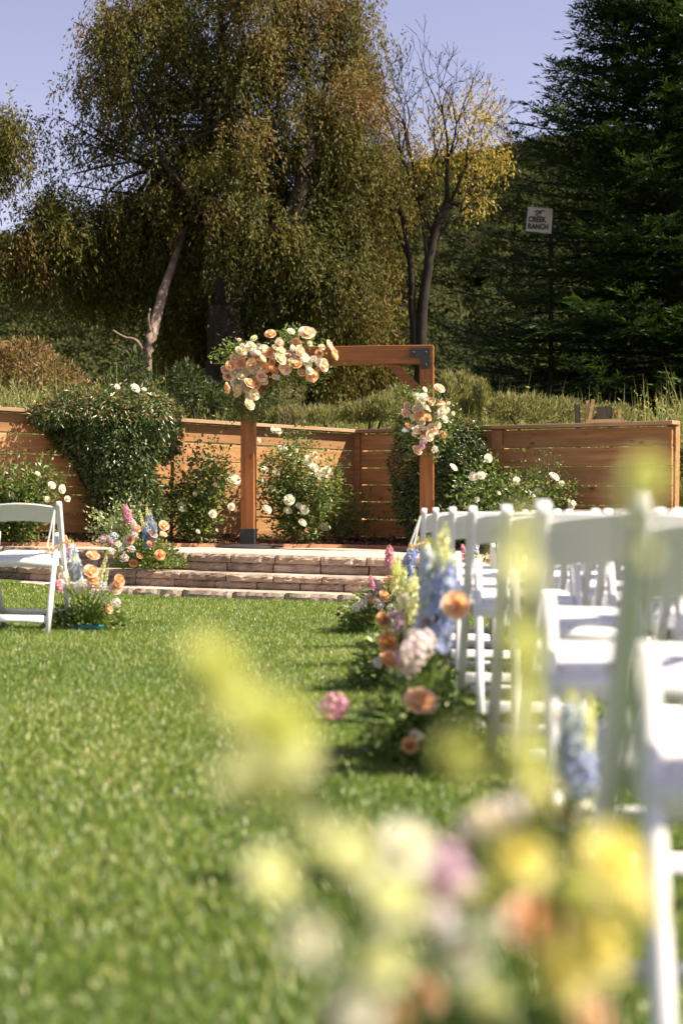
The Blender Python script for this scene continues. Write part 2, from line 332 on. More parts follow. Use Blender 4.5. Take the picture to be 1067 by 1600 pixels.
# mown grass on the lawn: real blades, denser where the camera sees them large
def make_grass():
    n = 720000
    y = rng.uniform(1.5**1.15, 13.6**1.15, n)**(1/1.15)
    hw = 0.245*y+0.30
    x = rng.uniform(-1, 1, n)*hw
    side = rng.random(n) < 0.20; x = np.where(side, np.sign(x)*(hw+rng.uniform(-.1, 1.5, n)), x)
    ok = (y < arc_y(x, RB)-0.005+0.0*x)
    keep = rng.random(n) < np.where(y < 4, 0.62, np.where(y < 7, 0.85, 1.0))
    x, y = x[ok & keep], y[ok & keep]; n = len(x)
    pat = smoothn(x, y, 2.2, 3)
    h = (0.023+0.013*rng.random(n)+0.005*pat)*np.where(y < 4, 1.05, 1.0)
    wd = (0.0029+0.0011*rng.random(n)+0.00025*y)*np.where(y < 5, .9, 1.1)
    az = rng.uniform(0, 6.283, n); ln = rng.uniform(0.15, 1.0, n)
    fl = smoothn(x, y, 1.1, 9)*1.2
    d = np.stack([np.cos(az)*ln+0.25*np.cos(fl), np.sin(az)*ln+0.25*np.sin(fl), np.ones(n)*1.0], 1)
    d2 = d*np.array([1.9, 1.9, 0.75]); d = norm(d); d2 = norm(d2)
    sd = np.stack([-np.sin(az+rng.normal(0, .5, n)), np.cos(az), np.zeros(n)], 1)
    b = np.stack([x, y, gz(x, y)-0.004], 1)
    m = b+d*(h*0.55)[:, None]; t = m+d2*(h*0.5)[:, None]; hw2 = (wd/2)[:, None]
    V = np.stack([b-sd*hw2, b+sd*hw2, m+sd*hw2*0.85, t, m-sd*hw2*0.85], 1).reshape(-1, 3)
    o = np.arange(n)*5
    near = y < 5.0; on, of = o[near], o[~near]
    L1 = np.concatenate([np.stack([on, on+1, on+2, on+4], 1), np.stack([on+4, on+2, on+3], 1)], 1).ravel(); L2 = np.stack([of, of+1, of+3], 1).ravel()
    v = np.clip(rng.normal(0.5, 0.2, n)+0.12*pat+0.12*smoothn(x, y, .7, 31)+np.where(rng.random(n) < 0.09, 0.4, 0), 0, 1)
    # mixed quads/tris: emit as one mesh
    me = bpy.data.meshes.new('grass'); me.vertices.add(len(V)); me.vertices.foreach_set('co', V.astype(np.float32).ravel())
    loops = np.concatenate([L1, L2]).astype(np.int32); nn = len(on); nf = len(of)
    me.loops.add(len(loops)); me.loops.foreach_set('vertex_index', loops)
    st = np.concatenate([np.stack([np.arange(nn)*7, np.arange(nn)*7+4], 1).ravel(), 7*nn+3*np.arange(nf)]).astype(np.int32)
    me.polygons.add(2*nn+nf); me.polygons.foreach_set('loop_start', st)
    at = me.attributes.new('v', 'FLOAT', 'FACE'); at.data.foreach_set('value', np.concatenate([np.repeat(v[near], 2), v[~near]]).astype(np.float32))
    me.update(calc_edges=True); me.materials.append(M['grass'])
    single('grass', me, 'short mown green lawn grass in the aisle and under the chairs', 'grass', kind='stuff')
make_grass()

# ------------------------------------------------------------------ patio, mulch, edging
EDX = np.array([-6.0, -3.6, -2.1, -0.9, 0.2, 1.2, 2.4, 3.4, 6.0]); EDY = np.array([12.2, 13.75, 14.65, 15.35, 15.85, 15.25, 14.35, 13.6, 11.6])
def edge_y(x): return np.interp(x, EDX, EDY)
HP = 0.365
def strip(name, x0, x1, n, ya, yb, za, zb, mat, ny_=6):
    X = np.linspace(x0, x1, n); V = []; 
    for j in range(ny_+1):
        t = j/ny_; Y = ya(X)*(1-t)+yb(X)*t
        V.append(np.stack([X, Y, za*(1-t)+zb*t-0.02*np.clip(X, -6, 6)], 1))
    V = np.concatenate(V); F = []
    for j in range(ny_):
        for i in range(n-1): F.append((j*n+i, j*n+i+1, (j+1)*n+i+1, (j+1)*n+i))
    return mesh_np(name, V, F, mat, smooth=True)
single('patio', strip('patio', -4.2, 4.6, 90, lambda x: arc_y(x, RT)+0.05, lambda x: edge_y(x), HP-0.006, HP-0.006, M['patio']), kind='structure')
single('mulch_bed', strip('mulch_bed', -6, 6, 120, lambda x: edge_y(x), lambda x: fence_y(x)+0.25, HP+0.012, HP+0.10, M['mulch']), kind='structure')
mb = MB(); ex = np.linspace(-3.9, 3.6, 60)
mb.loft([[(x, float(edge_y(x))-0.025, HP-0.05-0.02*x), (x, float(edge_y(x))+0.025, HP-0.05-0.02*x), (x, float(edge_y(x))+0.025, HP+0.035-0.02*x), (x, float(edge_y(x))-0.025, HP+0.035-0.02*x)] for x in ex])
single('garden_edging', mb.mesh('garden_edging', M['edging']), 'low terracotta edging strip between patio and bark mulch bed', 'edging')
n = 9000
x = rng.uniform(-4, 4, n); t = rng.random(n); y = edge_y(x)*(1-t)+(fence_y(x))*t+0.02
pos = np.stack([x, y, HP+0.016+0.088*t-0.02*x+rng.uniform(0, 0.02, n)], 1)
ax = norm(rng.normal(size=(n, 3))*np.array([1, 1, 0.28])); V, F = leaves(pos, ax, rng.uniform(0.03, 0.075, n), rng.uniform(0.012, 0.026, n), nrm=norm(rng.normal(size=(n, 3))*0.4+np.array([0, 0, 1])))
single('bark_chips', mesh_np('bark_chips', V, F, M['chips'], v=rng.random(n)), 'loose brown bark chips covering the flower bed', 'mulch', kind='stuff')

# ------------------------------------------------------------------ stone steps: every block its own piece
def stone_block(seed, L, H, D, rough=0.010):
    r = np.random.default_rng(seed); nu, nv = 12, 4; mbk = MB(); V = []
    for j in range(nv+1):
        for i in range(nu+1):
            u = i/nu; v_ = j/nv; e = min(u, 1-u, 1)*nu; f = min(v_, 1-v_)*nv
            edge = (0.010 if (i in (0, nu)) else 0)+(0.006 if j in (0, nv) else 0)
            V.append((-L/2+L*u+(r.normal(0, .004) if 0 < i < nu else 0), edge-abs(r.normal(0, rough))*(0.3 if j in (0, nv) else 1), H*v_+(r.normal(0, .003) if 0 < j < nv else (r.normal(0, .0025) if j == nv else 0))))
    F = [(j*(nu+1)+i, j*(nu+1)+i+1, (j+1)*(nu+1)+i+1, (j+1)*(nu+1)+i) for j in range(nv) for i in range(nu)]
    b = len(V); top = [nv*(nu+1)+i for i in range(nu+1)]; bot = list(range(nu+1))
    V += [(-L/2, D, H), (L/2, D, H), (-L/2, D, 0), (L/2, D, 0)]
    lef = [j*(nu+1) for j in range(nv+1)]; rig = [j*(nu+1)+nu for j in range(nv+1)]
    F.append(tuple(top+[b+1, b])); F.append(tuple([b+2, b+3]+bot[::-1]))
    F.append(tuple([b+2]+lef+[b])[::-1]); F.append(tuple([b+3]+rig+[b+1])); F.append((b, b+1, b+3, b+2))
    mbk.add(V, F); return mbk.mesh('stone_block', M['stone'])
steps = thing('stone_steps', 'curved tan split-stone steps rising from the lawn to the patio', 'steps', (CX, CY-RB, 0))
bseed = 100
def course(r, z0, z1, D, Lm, off, a0=-33.5, a1=22.0, rough=0.010):
    global bseed
    H = z1-z0; meshes = [stone_block(bseed+k, Lm, H-0.004, D, rough) for k in range(5)]; bseed += 5
    st = math.degrees((Lm+0.011)/r); a = a0+off*st; k = 0
    while a < a1:
        th = R(a); px, py = CX+r*math.sin(th), CY-r*math.cos(th)
        tx = Vector((math.cos(th), math.sin(th), -0.02*math.cos(th))).normalized(); nrm = Vector((-math.sin(th), math.cos(th), 0)); up = tx.cross(nrm)
        o = part('stone_block', meshes[random.randrange(5)], steps)
        z = z0-0.02*px+random.uniform(-.0015, .0015)+float(gz(px, py-0.15)+0.02*px)*0.0
        mat = Matrix((tx, nrm, up)).transposed().to_4x4(); mat.translation = Vector((px, py, z))-steps.location
        o.matrix_local = mat
        a += st; k += 1
course(RB, -0.06, 0.070, 0.42, 0.44, 0.0)
course(RM-0.03, 0.071, 0.138, 0.30, 0.37, 0.3)
course(RM, 0.139, 0.205, 0.44, 0.415, 0.75)
course(RT-0.025, 0.206, 0.286, 0.30, 0.42, 0.1)
course(RT, 0.287, 0.365, 0.33, 0.40, 0.55)

# ------------------------------------------------------------------ fence
CAPZ = 1.745
FP = [(-6.2, 12.75), (-3.95, 13.92), (-1.79, 15.53), (0.17, 17.0), (1.71, 15.68), (3.325, 14.33)]
FLAB = ['tan horizontal-slat fence panel at the far left edge of the picture', 'sunlit slat fence panel partly covered by the large rounded vine', 'sunlit slat fence panel behind the left arch post', 'shaded slat fence panel behind the right arch post and small vine', 'dark brown shaded slat fence panel at the far right with open end']
for k in range(5):
    (x0, y0), (x1, y1) = FP[k], FP[k+1]
    d = Vector((x1-x0, y1-y0, 0)); L = d.length; d.normalize(); nrm = Vector((d.y, -d.x, 0))   # nrm faces the camera
    ft = thing('fence_panel', FLAB[k], 'fence', (x0, y0, 0.4), group='slat fence around the patio')
    rise = -0.02*(x1-x0)
    zb = CAPZ-0.02*x0
    def slab(name, s0, s1, zlo, zhi, n0, n1, mat, c=0.004):
        b = MB(); b.cbox((0, 0, 0), (s1-s0, n1-n0, zhi-zlo), c)
        o = part(name, b.mesh(name, mat), ft)
        tx = Vector((d.x, d.y, rise/L)).normalized(); nn = -nrm; up = tx.cross(nn)
        m = Matrix((tx, nn, up)).transposed().to_4x4()
        m.translation = Vector((x0, y0, 0))+d*s0+nrm*n1+Vector((0, 0, zlo+zb+rise*s0/L))-ft.location
        o.matrix_local = m; return o
    gap = 0.055 if k < 4 else 0.0
    for j in range(7):
        zt = -0.055-j*0.203; wob = random.uniform(-.004, .004)
        slab('slat', gap+0.02, L-0.03 if k < 4 else L-0.005, zt-0.191+wob, zt+wob, -0.038-random.uniform(0, .006), 0.0, M['fence'])
    slab('cap_rail', -0.03 if k else 0, L+0.0 if k < 4 else L+0.04, -0.04, 0.0, -0.10, 0.075, M['cap_wood'])
    po = slab('post', -0.08, 0.055, -1.75, -0.044, 0.003, 0.028, M['fence'])
    slab('post', -0.05, 0.045, -1.75, -0.044, -0.14, -0.042, M['fence'])
    if k >= 3:
        slab('post', L-0.10, L-0.004, -1.75, -0.044, -0.14, -0.045, M['fence'])
    if k == 4:
        for j in range(7):
            zt = -0.055-j*0.203-0.193; slab('spacer', L-0.075, L-0.008, zt-0.007, zt-0.001, -0.036, -0.003, M['pale_wood'], 0.001)

# ------------------------------------------------------------------ chair
def rrect(cx, cy, cz, ux, uy, a, b, r=0.008, seg=2):
    """rounded rectangle ring centred at c in the plane (ux,uy), half sizes a,b"""
    out = []
    for (sx_, sy_, a0) in ((1, 1, 0), (-1, 1, 90), (-1, -1, 180), (1, -1, 270)):
        for k in range(seg+1):
            t = R(a0+90*k/seg); u = sx_*(a-r)+r*math.cos(t); v_ = sy_*(b-r)+r*math.sin(t)
            out.append(Vector((cx, cy, cz))+ux*u+uy*v_)
    return out
def bar(mbk, p0, p1, a, b, side=Vector((1, 0, 0)), round0=False, round1=False, r=0.008, bow=0.0):
    p0, p1 = Vector(p0), Vector(p1); t = (p1-p0).normalized(); other = t.cross(side).normalized(); rings = []
    L = (p1-p0).length
    prm = [(0, 1)]
    if round0: prm = [(-b+b*(1-math.cos(R(q))), max(math.sin(R(q)), .12)) for q in (8, 30, 55, 75, 90)]; prm = [(x+b, f) for x, f in prm]
    prm += [(L*0.33, 1), (L*0.66, 1)]
    if round1: prm += [(L-b+b*math.sin(R(q)), max(math.cos(R(q)), .12)) for q in (0, 25, 45, 65, 82)]
    else: prm += [(L, 1)]
    for s, f in prm:
        c = p0+t*s+other*bow*math.sin(math.pi*s/L)
        rings.append(rrect(*c, side, other, a, b*f, min(r, b*f*0.9)))
    mbk.loft(rings)
def chair_meshes():
    D = {}
    for sgn, nm in ((-1, 'l'), (1, 'r')):
        b = MB(); bar(b, (sgn*0.205, 0.245, 0), (sgn*0.215, -0.19, 0.79), 0.0145, 0.021, round1=True, bow=-0.012); D['back_post_'+nm] = b.mesh('back_post', M['resin'], True)
        b = MB(); bar(b, (sgn*0.178, -0.255, 0), (sgn*0.178, -0.045, 0.605), 0.0125, 0.022, round1=True); D['rear_leg_'+nm] = b.mesh('rear_leg', M['resin'], True)
    # back rail: arched, bowed slab
    b = MB(); rings = []
    for k in range(15):
        u = -1+2*k/14; x = u*0.203; top = 0.777-0.020*u*u; bot = 0.652+0.016*(1-u*u)
        def yy(z): return -0.19+(0.79-z)*0.55-0.020*(1-u*u)
        th = 0.0085; c = 0.004
        rings.append([Vector((x, yy(bot)-th, bot+c)), Vector((x, yy(bot)+th, bot+c)), Vector((x, yy((top+bot)/2)+th, (top+bot)/2)), Vector((x, yy(top)+th, top-c)), Vector((x, yy(top)+th*.4, top)), Vector((x, yy(top)-th*.4, top)), Vector((x, yy(top)-th, top-c)), Vector((x, yy((top+bot)/2)-th, (top+bot)/2))])
    b.loft(rings); D['backrest'] = b.mesh('backrest', M['resin'], False)
    # seat frame and padded seat
    b = MB(); rings = []
    for (y0, wd) in ((-0.135, 0.185), (-0.10, 0.188), (0.10, 0.195), (0.235, 0.192), (0.262, 0.180)):
        rings.append(rrect(0, y0, 0.425+0.028*(y0+0.1), Vector((1, 0, 0)), Vector((0, 0, 1)), wd, 0.026, 0.010))
    b.loft(rings); D['seat_frame'] = b.mesh('seat_frame', M['resin'], True)
    b = MB(); rings = []
    for (y0, wd, h) in ((-0.118, 0.150, .004), (-0.105, 0.166, .014), (-0.05, 0.172, .020), (0.10, 0.178, .022), (0.20, 0.176, .020), (0.235, 0.165, .014), (0.246, 0.150, .004)):
        rings.append(rrect(0, y0, 0.458+0.028*(y0+0.1), Vector((1, 0, 0)), Vector((0, 0, 1)), wd, h, min(0.012, h*.8)))
    b.loft(rings); D['seat_pad'] = b.mesh('seat_pad', M['vinyl'], True)
    b = MB(); bar(b, (-0.17, -0.222, 0.095), (0.17, -0.222, 0.095), 0.010, 0.022, side=Vector((0, 0.95, -0.33)).normalized()); D['rear_stretcher'] = b.mesh('stretcher', M['resin'], True)
    b = MB(); bar(b, (-0.20, 0.188, 0.105), (0.20, 0.188, 0.105), 0.009, 0.020, side=Vector((0, 0.87, 0.48)).normalized()); D['front_stretcher'] = b.mesh('stretcher', M['resin'], True)
    for sgn, nm in ((-1, 'l'), (1, 'r')):
        b = MB(); b.tube([(sgn*0.222, -0.075, 0.575), (sgn*0.229, -0.075, 0.575), (sgn*0.231, -0.075, 0.575)], [.009, .008, .004], 8); D['bolt_'+nm] = b.mesh('hinge_bolt', M['bolt'], True)
    return D
CM = chair_meshes()
def chair(x, y, rz, label, dz=0.0):
    t = thing('folding_chair', label, 'chair', (x, y, float(gz(x, y))-0.003+dz), (0, math.atan(0.02), rz), 'white folding chairs set out in rows')
    for k, nm in (('back_post_l', 'back_post'), ('back_post_r', 'back_post'), ('rear_leg_l', 'rear_leg'), ('rear_leg_r', 'rear_leg'), ('backrest', 'backrest'), ('seat_frame', 'seat_frame'), ('rear_stretcher', 'stretcher'), ('front_stretcher', 'stretcher')):
        part(nm, CM[k], t)
    part('seat_pad', CM['seat_pad'], t)
    part('hinge_bolt', CM['bolt_l'], t); part('hinge_bolt', CM['bolt_r'], t)
    return t
ROWS = [(1.88, 0.335, 1), (2.98, 0.375, 1), (4.18, 0.452, 2), (5.15, 0.435, 2), (6.05, 0.445, 3), (7.02, 0.435, 3), (7.92, 0.43, 4)]
ORD = ['first', 'second', 'third', 'fourth', 'fifth', 'sixth', 'seventh']
SEAT = ['beside the aisle', 'one seat in from the aisle', 'two seats in from the aisle', 'three seats in from the aisle']
for i, (y, xa, nch) in enumerate(ROWS):
    for j in range(nch):
        lab = f'white folding chair {SEAT[j]}, {ORD[i]} row from the camera'
        chair(xa+0.215+j*0.475+random.uniform(-.008, .008), y+0.0+random.uniform(-.015, .015)+0.012*j, random.uniform(-.02, .02), lab)
chair(-1.90, 8.62, -0.02, 'lone white folding chair cut by the left edge, with a hanging gold script sign')

# ------------------------------------------------------------------ wooden arch
AL, AR = Vector((-0.985, 15.10, 0)), Vector((0.892, 14.88, 0))
ad = (AR-AL).normalized(); arot = math.atan2(ad.y, ad.x); span = (AR-AL).length
ac = (AL+AR)/2; abase = HP-0.02*ac.x
arch = thing('wedding_arch', 'stained timber arch with black corner brackets standing on the stone patio', 'arch', (ac.x, ac.y, abase), (0, 0, arot))
HT = 2.135; PW = 0.0725; BH = 0.192
for s in (-1, 1):
    x = s*span/2; dz = -0.02*s*span/2
    b = MB(); b.cbox((-PW, -PW, 0.19), (PW, PW, HT-BH-0.002-dz), 0.006); part('post', b.mesh('post', M['arch_v']), arch, (x, 0, dz))
    b = MB(); b.cbox((-PW-.006, -PW-.006, 0.012), (PW+.006, PW+.006, 0.20), 0.004); part('post_sleeve', b.mesh('post_sleeve', M['sleeve']), arch, (x, 0, dz))
    b = MB(); rings = []
    for (r_, z_) in ((0.36, 0.0), (0.355, 0.010), (0.25, 0.024), (0.12, 0.036), (0.02, 0.037)):
        rings.append([Vector((r_*math.cos(2*math.pi*k/32), r_*math.sin(2*math.pi*k/32), z_)) for k in range(32)])
    b.loft(rings); part('base_plate', b.mesh('base_plate', M['sleeve'], True), arch, (x, 0, dz+0.001))
    # knee brace
    b = MB(); o_ = span/2-PW
    q = [(-s*0.0, -0.36), (-s*0.0, -0.22), (-s*0.22, 0.0), (-s*0.36, 0.0)]
    th = 0.045
    Vq = [(x_, -th, z_) for x_, z_ in q]+[(x_, th, z_) for x_, z_ in q]
    Fq = [(0,1,2,3),(7,6,5,4),(0,4,5,1),(1,5,6,2),(2,6,7,3),(3,7,4,0)]
    if s > 0: Fq = [tuple(reversed(f)) for f in Fq]
    b.add(Vq, Fq); part('knee_brace', b.mesh('knee_brace', M['arch']), arch, (s*(span/2-PW-0.001), 0, HT-BH-0.003))
    # L bracket with rounded ends, bolts
    def outline():
        a = 0.215; t = 0.10; r_ = 0.022; pts = []
        def arc(cx, cy, a0, a1):
            for k in range(5): th_ = R(a0+(a1-a0)*k/4); pts.append((cx+r_*math.cos(th_), cy+r_*math.sin(th_)))
        arc(-r_, -r_, 90, 0); arc(-r_, -a+r_, 0, -90); arc(-t+r_, -a+r_, -90, -180)
        pts.append((-t, -t-0.03)); pts.append((-t-0.01, -t-0.008)); pts.append((-t-0.03, -t)); arc(-a+r_, -t+r_, 270, 180); arc(-a+r_, -r_, 180, 90)
        return pts
    o2 = [(s*px_, pz_) for px_, pz_ in outline()]
    b = MB(); n_ = len(o2); y0 = -PW-0.004; y1 = -PW-0.012
    V2 = [(p_[0], y0, p_[1]) for p_ in o2]+[(p_[0], y1, p_[1]) for p_ in o2]
    F2 = [tuple(range(n_, 2*n_)), tuple(reversed(range(n_)))]+[(k, (k+1) % n_, n_+(k+1) % n_, n_+k) for k in range(n_)]
    b.add(V2, F2)
    br = part('corner_bracket', b.mesh('corner_bracket', M['iron']), arch, (s*(span/2+PW-0.035), 0, HT-0.035), label='black iron corner bracket')
    for (bx, bz) in ((-0.045, -0.045), (-0.175, -0.045), (-0.045, -0.175)):
        b = MB(); b.tube([(s*bx, y1+0.001, bz), (s*bx, y1-0.008, bz), (s*bx, y1-0.011, bz)], [0.013, 0.012, 0.006], 8); part('bolt', b.mesh('bolt', M['iron'], True), br)
b = MB(); b.cbox((-span/2-PW-0.0, -PW-0.003, HT-BH), (span/2+PW+0.0, PW+0.003, HT), 0.006); part('beam', b.mesh('beam', M['arch']), arch)

# ------------------------------------------------------------------ flowers
def rose_mesh(mat, seed, op=1.0):
    r = random.Random(seed); V = []; F = []; A = []
    rings = [(3, 0.075, 0.53, 1.15, -.55), (3, 0.15, 0.54, 1.2, -.42), (4, 0.23, 0.52, 1.0, -.28), (5, 0.33, 0.47, .85, -.10), (5, 0.44, 0.41, 0.80, 0.05), (6, 0.53, 0.30, 0.66, 0.10)]
    for ri, (n_, ro, h, ha, curl) in enumerate(rings):
        a0 = r.uniform(0, 6.28)
        for p in range(n_):
            ba = a0+p*2*math.pi/n_+r.uniform(-.2, .2); hh = h*r.uniform(.9, 1.08); rr = ro*r.uniform(.92, 1.08)*op; o = len(V)
            for j in range(4):
                v_ = j/3
                for i in range(5):
                    u = -1+i/2
                    wv = (0.45+0.55*math.sin(math.pi*(0.12+0.62*v_)))*(1 if v_ < .9 else 0.86)
                    ang = ba+u*ha*wv
                    rad = rr*(0.34+0.66*math.sin(v_*1.57))*(1+min(curl, 0)*v_*v_)+max(curl, 0)*max(0, v_-.55)*2.0*op+0.02*u*u*rr
                    z = hh*(v_**0.85)-max(curl, 0)*0.75*max(0, v_-.55)**1.0*(1.6)-0.10*hh*u*u*v_
                    V.append((rad*math.cos(ang), rad*math.sin(ang), z+r.uniform(-.02, .02)*v_))
            for j in range(3):
                for i in range(4):
                    F.append((o+j*5+i, o+j*5+i+1, o+(j+1)*5+i+1, o+(j+1)*5+i)); A.append(min(1, ri/5*0.8+0.2*(j/2)*r.uniform(.7, 1.3)))
    V = (np.array(V)-np.array([0, 0, 0.25]))*.80
    return mesh_np('bloom', V, F, mat, v=A, smooth=True)
ROSE = {c: [rose_mesh(FL[c], 10*k+s, 1.0 if s % 2 == 0 else 1.08) for s in range(3)] for k, c in enumerate(['peach', 'coral', 'blush', 'cream', 'white', 'caramel', 'yellow', 'palelime', 'lime'])}
OPEN = [rose_mesh(FL['white'], 300+q, 1.12) for q in range(5)]

def floret_cloud(centers, outs, size, r, npet=5, v0=0.0):
    """small five-petalled florets facing 'outs'"""
    V = []; F = []; A = []
    for c, o_, s in zip(centers, outs, size):
        o_ = Vector(o_).normalized(); u = o_.orthogonal().normalized(); v_ = o_.cross(u); a0 = r.uniform(0, 6.28)
        for p in range(npet):
            a = a0+p*2*math.pi/npet; d = u*math.cos(a)+v_*math.sin(a); sd = o_.cross(d); L = s*r.uniform(.42, .58); k = len(V)
            c_ = Vector(c); up = r.uniform(.1, .6)
            V += [c_, c_+d*L*.6+sd*L*.42+o_*L*up*.5, c_+d*L+o_*L*up, c_+d*L*.6-sd*L*.42+o_*L*up*.5]
            F.append((k, k+1, k+2, k+3)); A.append(min(1, max(0, r.uniform(.1, 1))))
    return [tuple(p) for p in V], F, A
def spike_mesh(kind, mat, L, rad, seed, top='lime', dens=1.0):
    """flower spike along +Z, base at 0: stem, florets, buds at the tip"""
    r = random.Random(seed); mbk = MB()
    bend = (r.uniform(-.06, .06)*L, r.uniform(-.06, .06)*L)
    def ctr(t): return Vector((bend[0]*t*t, bend[1]*t*t, L*t))
    mbk.tube([ctr(k/5) for k in range(6)], [0.0035*(1-.6*k/5)*(L/0.4)**.5 for k in range(6)], 5, mi=1)
    t0 = {'delphinium': 0.30, 'stock': 0.42, 'bud': 0.12, 'snap': 0.3}[kind]
    step = {'delphinium': 0.34, 'stock': 0.30, 'bud': 0.26, 'snap': 0.36}[kind]*rad/dens
    t = t0; k = 0
    C, O, S, C2, O2, S2 = [], [], [], [], [], []
    while t < 1.0:
        f = (t-t0)/(1-t0); rr = rad*(1.0-0.25*f if f < .75 else (1.0-.19)*(1-(f-.75)/.25*.65))
        for q in range(3 if kind != 'bud' else 2):
            a = k*2.399+q*2.1+r.uniform(-.3, .3); od = Vector((math.cos(a), math.sin(a), r.uniform(-.2, .55)))
            p = ctr(t)+od*rr*r.uniform(.45, .8); s = rr*r.uniform(.95, 1.35)*(1 if kind != 'bud' else .8)
            if f > .84 and kind != 'stock': C2.append(p); O2.append(od); S2.append(s*.8)
            else: C.append(p); O.append(od); S.append(s)
        t += step/L; k += 1
    V, F, A = floret_cloud(C, O, S, r, 5)
    o = len(mbk.V); mbk.V += V
    for f_, a_ in zip(F, A): mbk.F.append(tuple(o+i for i in f_)); mbk.I.append(0); mbk.A.append(a_)
    if C2:
        V, F, A = floret_cloud(C2, O2, S2, r, 4); o = len(mbk.V); mbk.V += V
        for f_, a_ in zip(F, A): mbk.F.append(tuple(o+i for i in f_)); mbk.I.append(2); mbk.A.append(a_)
    return mbk.mesh('flower_spike', [mat, M['stem'], FL[top]])
def cluster_mesh(mat, rad, nflo, seed, fsize=0.5):
    """rounded head of small florets (stock, hydrangea, spray)"""
    r = random.Random(seed); C, O, S = [], [], []
    for k in range(nflo):
        z = 1-1.75*(k+.5)/nflo; a = k*2.399; q = math.sqrt(max(0, 1-z*z)); d = Vector((q*math.cos(a), q*math.sin(a), z))
        C.append(d*rad*r.uniform(.6, 1.0)); O.append(d+Vector((r.uniform(-.4, .4), r.uniform(-.4, .4), .2))); S.append(rad*fsize*r.uniform(.9, 1.5))
    V, F, A = floret_cloud(C, O, S, r, 5)
    return mesh_np('floret_cluster', np.array(V)*.85, F, mat, v=A)
STOCK = {c: [spike_mesh('stock', FL[c], 0.30, 0.040, 40+k*3+s, dens=1.25) for s in range(2)] for k, c in enumerate(['pink', 'mauve', 'pale', 'white'])}
DELPH = {c: [spike_mesh('delphinium', FL[c], 0.46, 0.048, 80+k*3+s, dens=1.35) for s in range(2)] for k, c in enumerate(['blue', 'paleblue'])}
BUDS = {c: [spike_mesh('bud', FL[c], 0.34, 0.020, 120+k*3+s, top='lime') for s in range(2)] for k, c in enumerate(['lime', 'palelime'])}
SNAP = {c: [spike_mesh('snap', FL[c], 0.34, 0.030, 150+k*3+s, dens=1.1) for s in range(2)] for k, c in enumerate(['palelime', 'pale'])}
HEAD = {c: [cluster_mesh(FL[c], 0.5, 30, 170+k*3+s) for s in range(2)] for k, c in enumerate(['pink', 'mauve', 'pale', 'white', 'paleblue', 'blue', 'palelime', 'yellow', 'cream', 'lime', 'caramel'])}

def aim(d, roll=None):
    q = Vector(d).normalized().to_track_quat('Z', 'Y')
    return (q @ Matrix.Rotation(random.uniform(0, 6.28) if roll is None else roll, 3, 'Z').to_quaternion()).to_euler()
def bloom(t, name, me, wpos, face, size):
    return part(name, me, t, Vector(wpos)-t.location, aim(face), size)
def stems_mesh(pairs, rad=0.0022):
    b = MB()
    for a, c in pairs:
        a, c = Vector(a), Vector(c); m = (a+c)/2+Vector((0, 0, (c-a).length*.08)); b.tube([a, m, c], [rad*1.2, rad, rad*.9], 4)
    return b.mesh('stem', M['stem'])
def foliage_part(t, pts, axes, L, W, mat, name='foliage', nrm=None):
    n_ = len(pts); V, F = leaves(np.asarray(pts)-np.array(t.location), axes, L, W, nrm=nrm)
    return part(name, mesh_np(name, V, F, mat, v=np.clip(rng.normal(.48, .22, n_), 0, 1)), t, kind='stuff')
def mound(cx, cy, cz, rx, ry, rz, n_, hollow=0.35):
    d = rdir(n_); d[:, 2] = np.abs(d[:, 2])*1.0; rr = rng.uniform(hollow, 1.05, n_)[:, None]
    p = np.array([cx, cy, cz])+d*rr*np.array([rx, ry, rz]); ax = norm(d*np.array([1, 1, .6])+rdir(n_)*.75+np.array([0, 0, .25]))
    return p, ax
CAMV = Vector((0, 0, EYE))
def toward_cam(p, up=0.3, j=0.45):
    d = (CAMV-Vector(p)).normalized()+Vector((0.5, 0, up+.15))+Vector((random.uniform(-j, j), random.uniform(-j, j)*.5, random.uniform(-j, j)))
    return d

def sprigs(base, tips, n_each, spread):
    pts, ax = [], []
    for b_, t_ in zip(base, tips):
        b_, t_ = np.array(b_), np.array(t_); d = t_-b_
        for k in range(n_each):
            u = 0.25+0.75*k/n_each; pts.append(b_+d*u+rng.normal(0, spread*.25, 3)); ax.append(norm(d)*.6+rng.normal(0, .6, 3))
    return np.array(pts), np.array(ax)

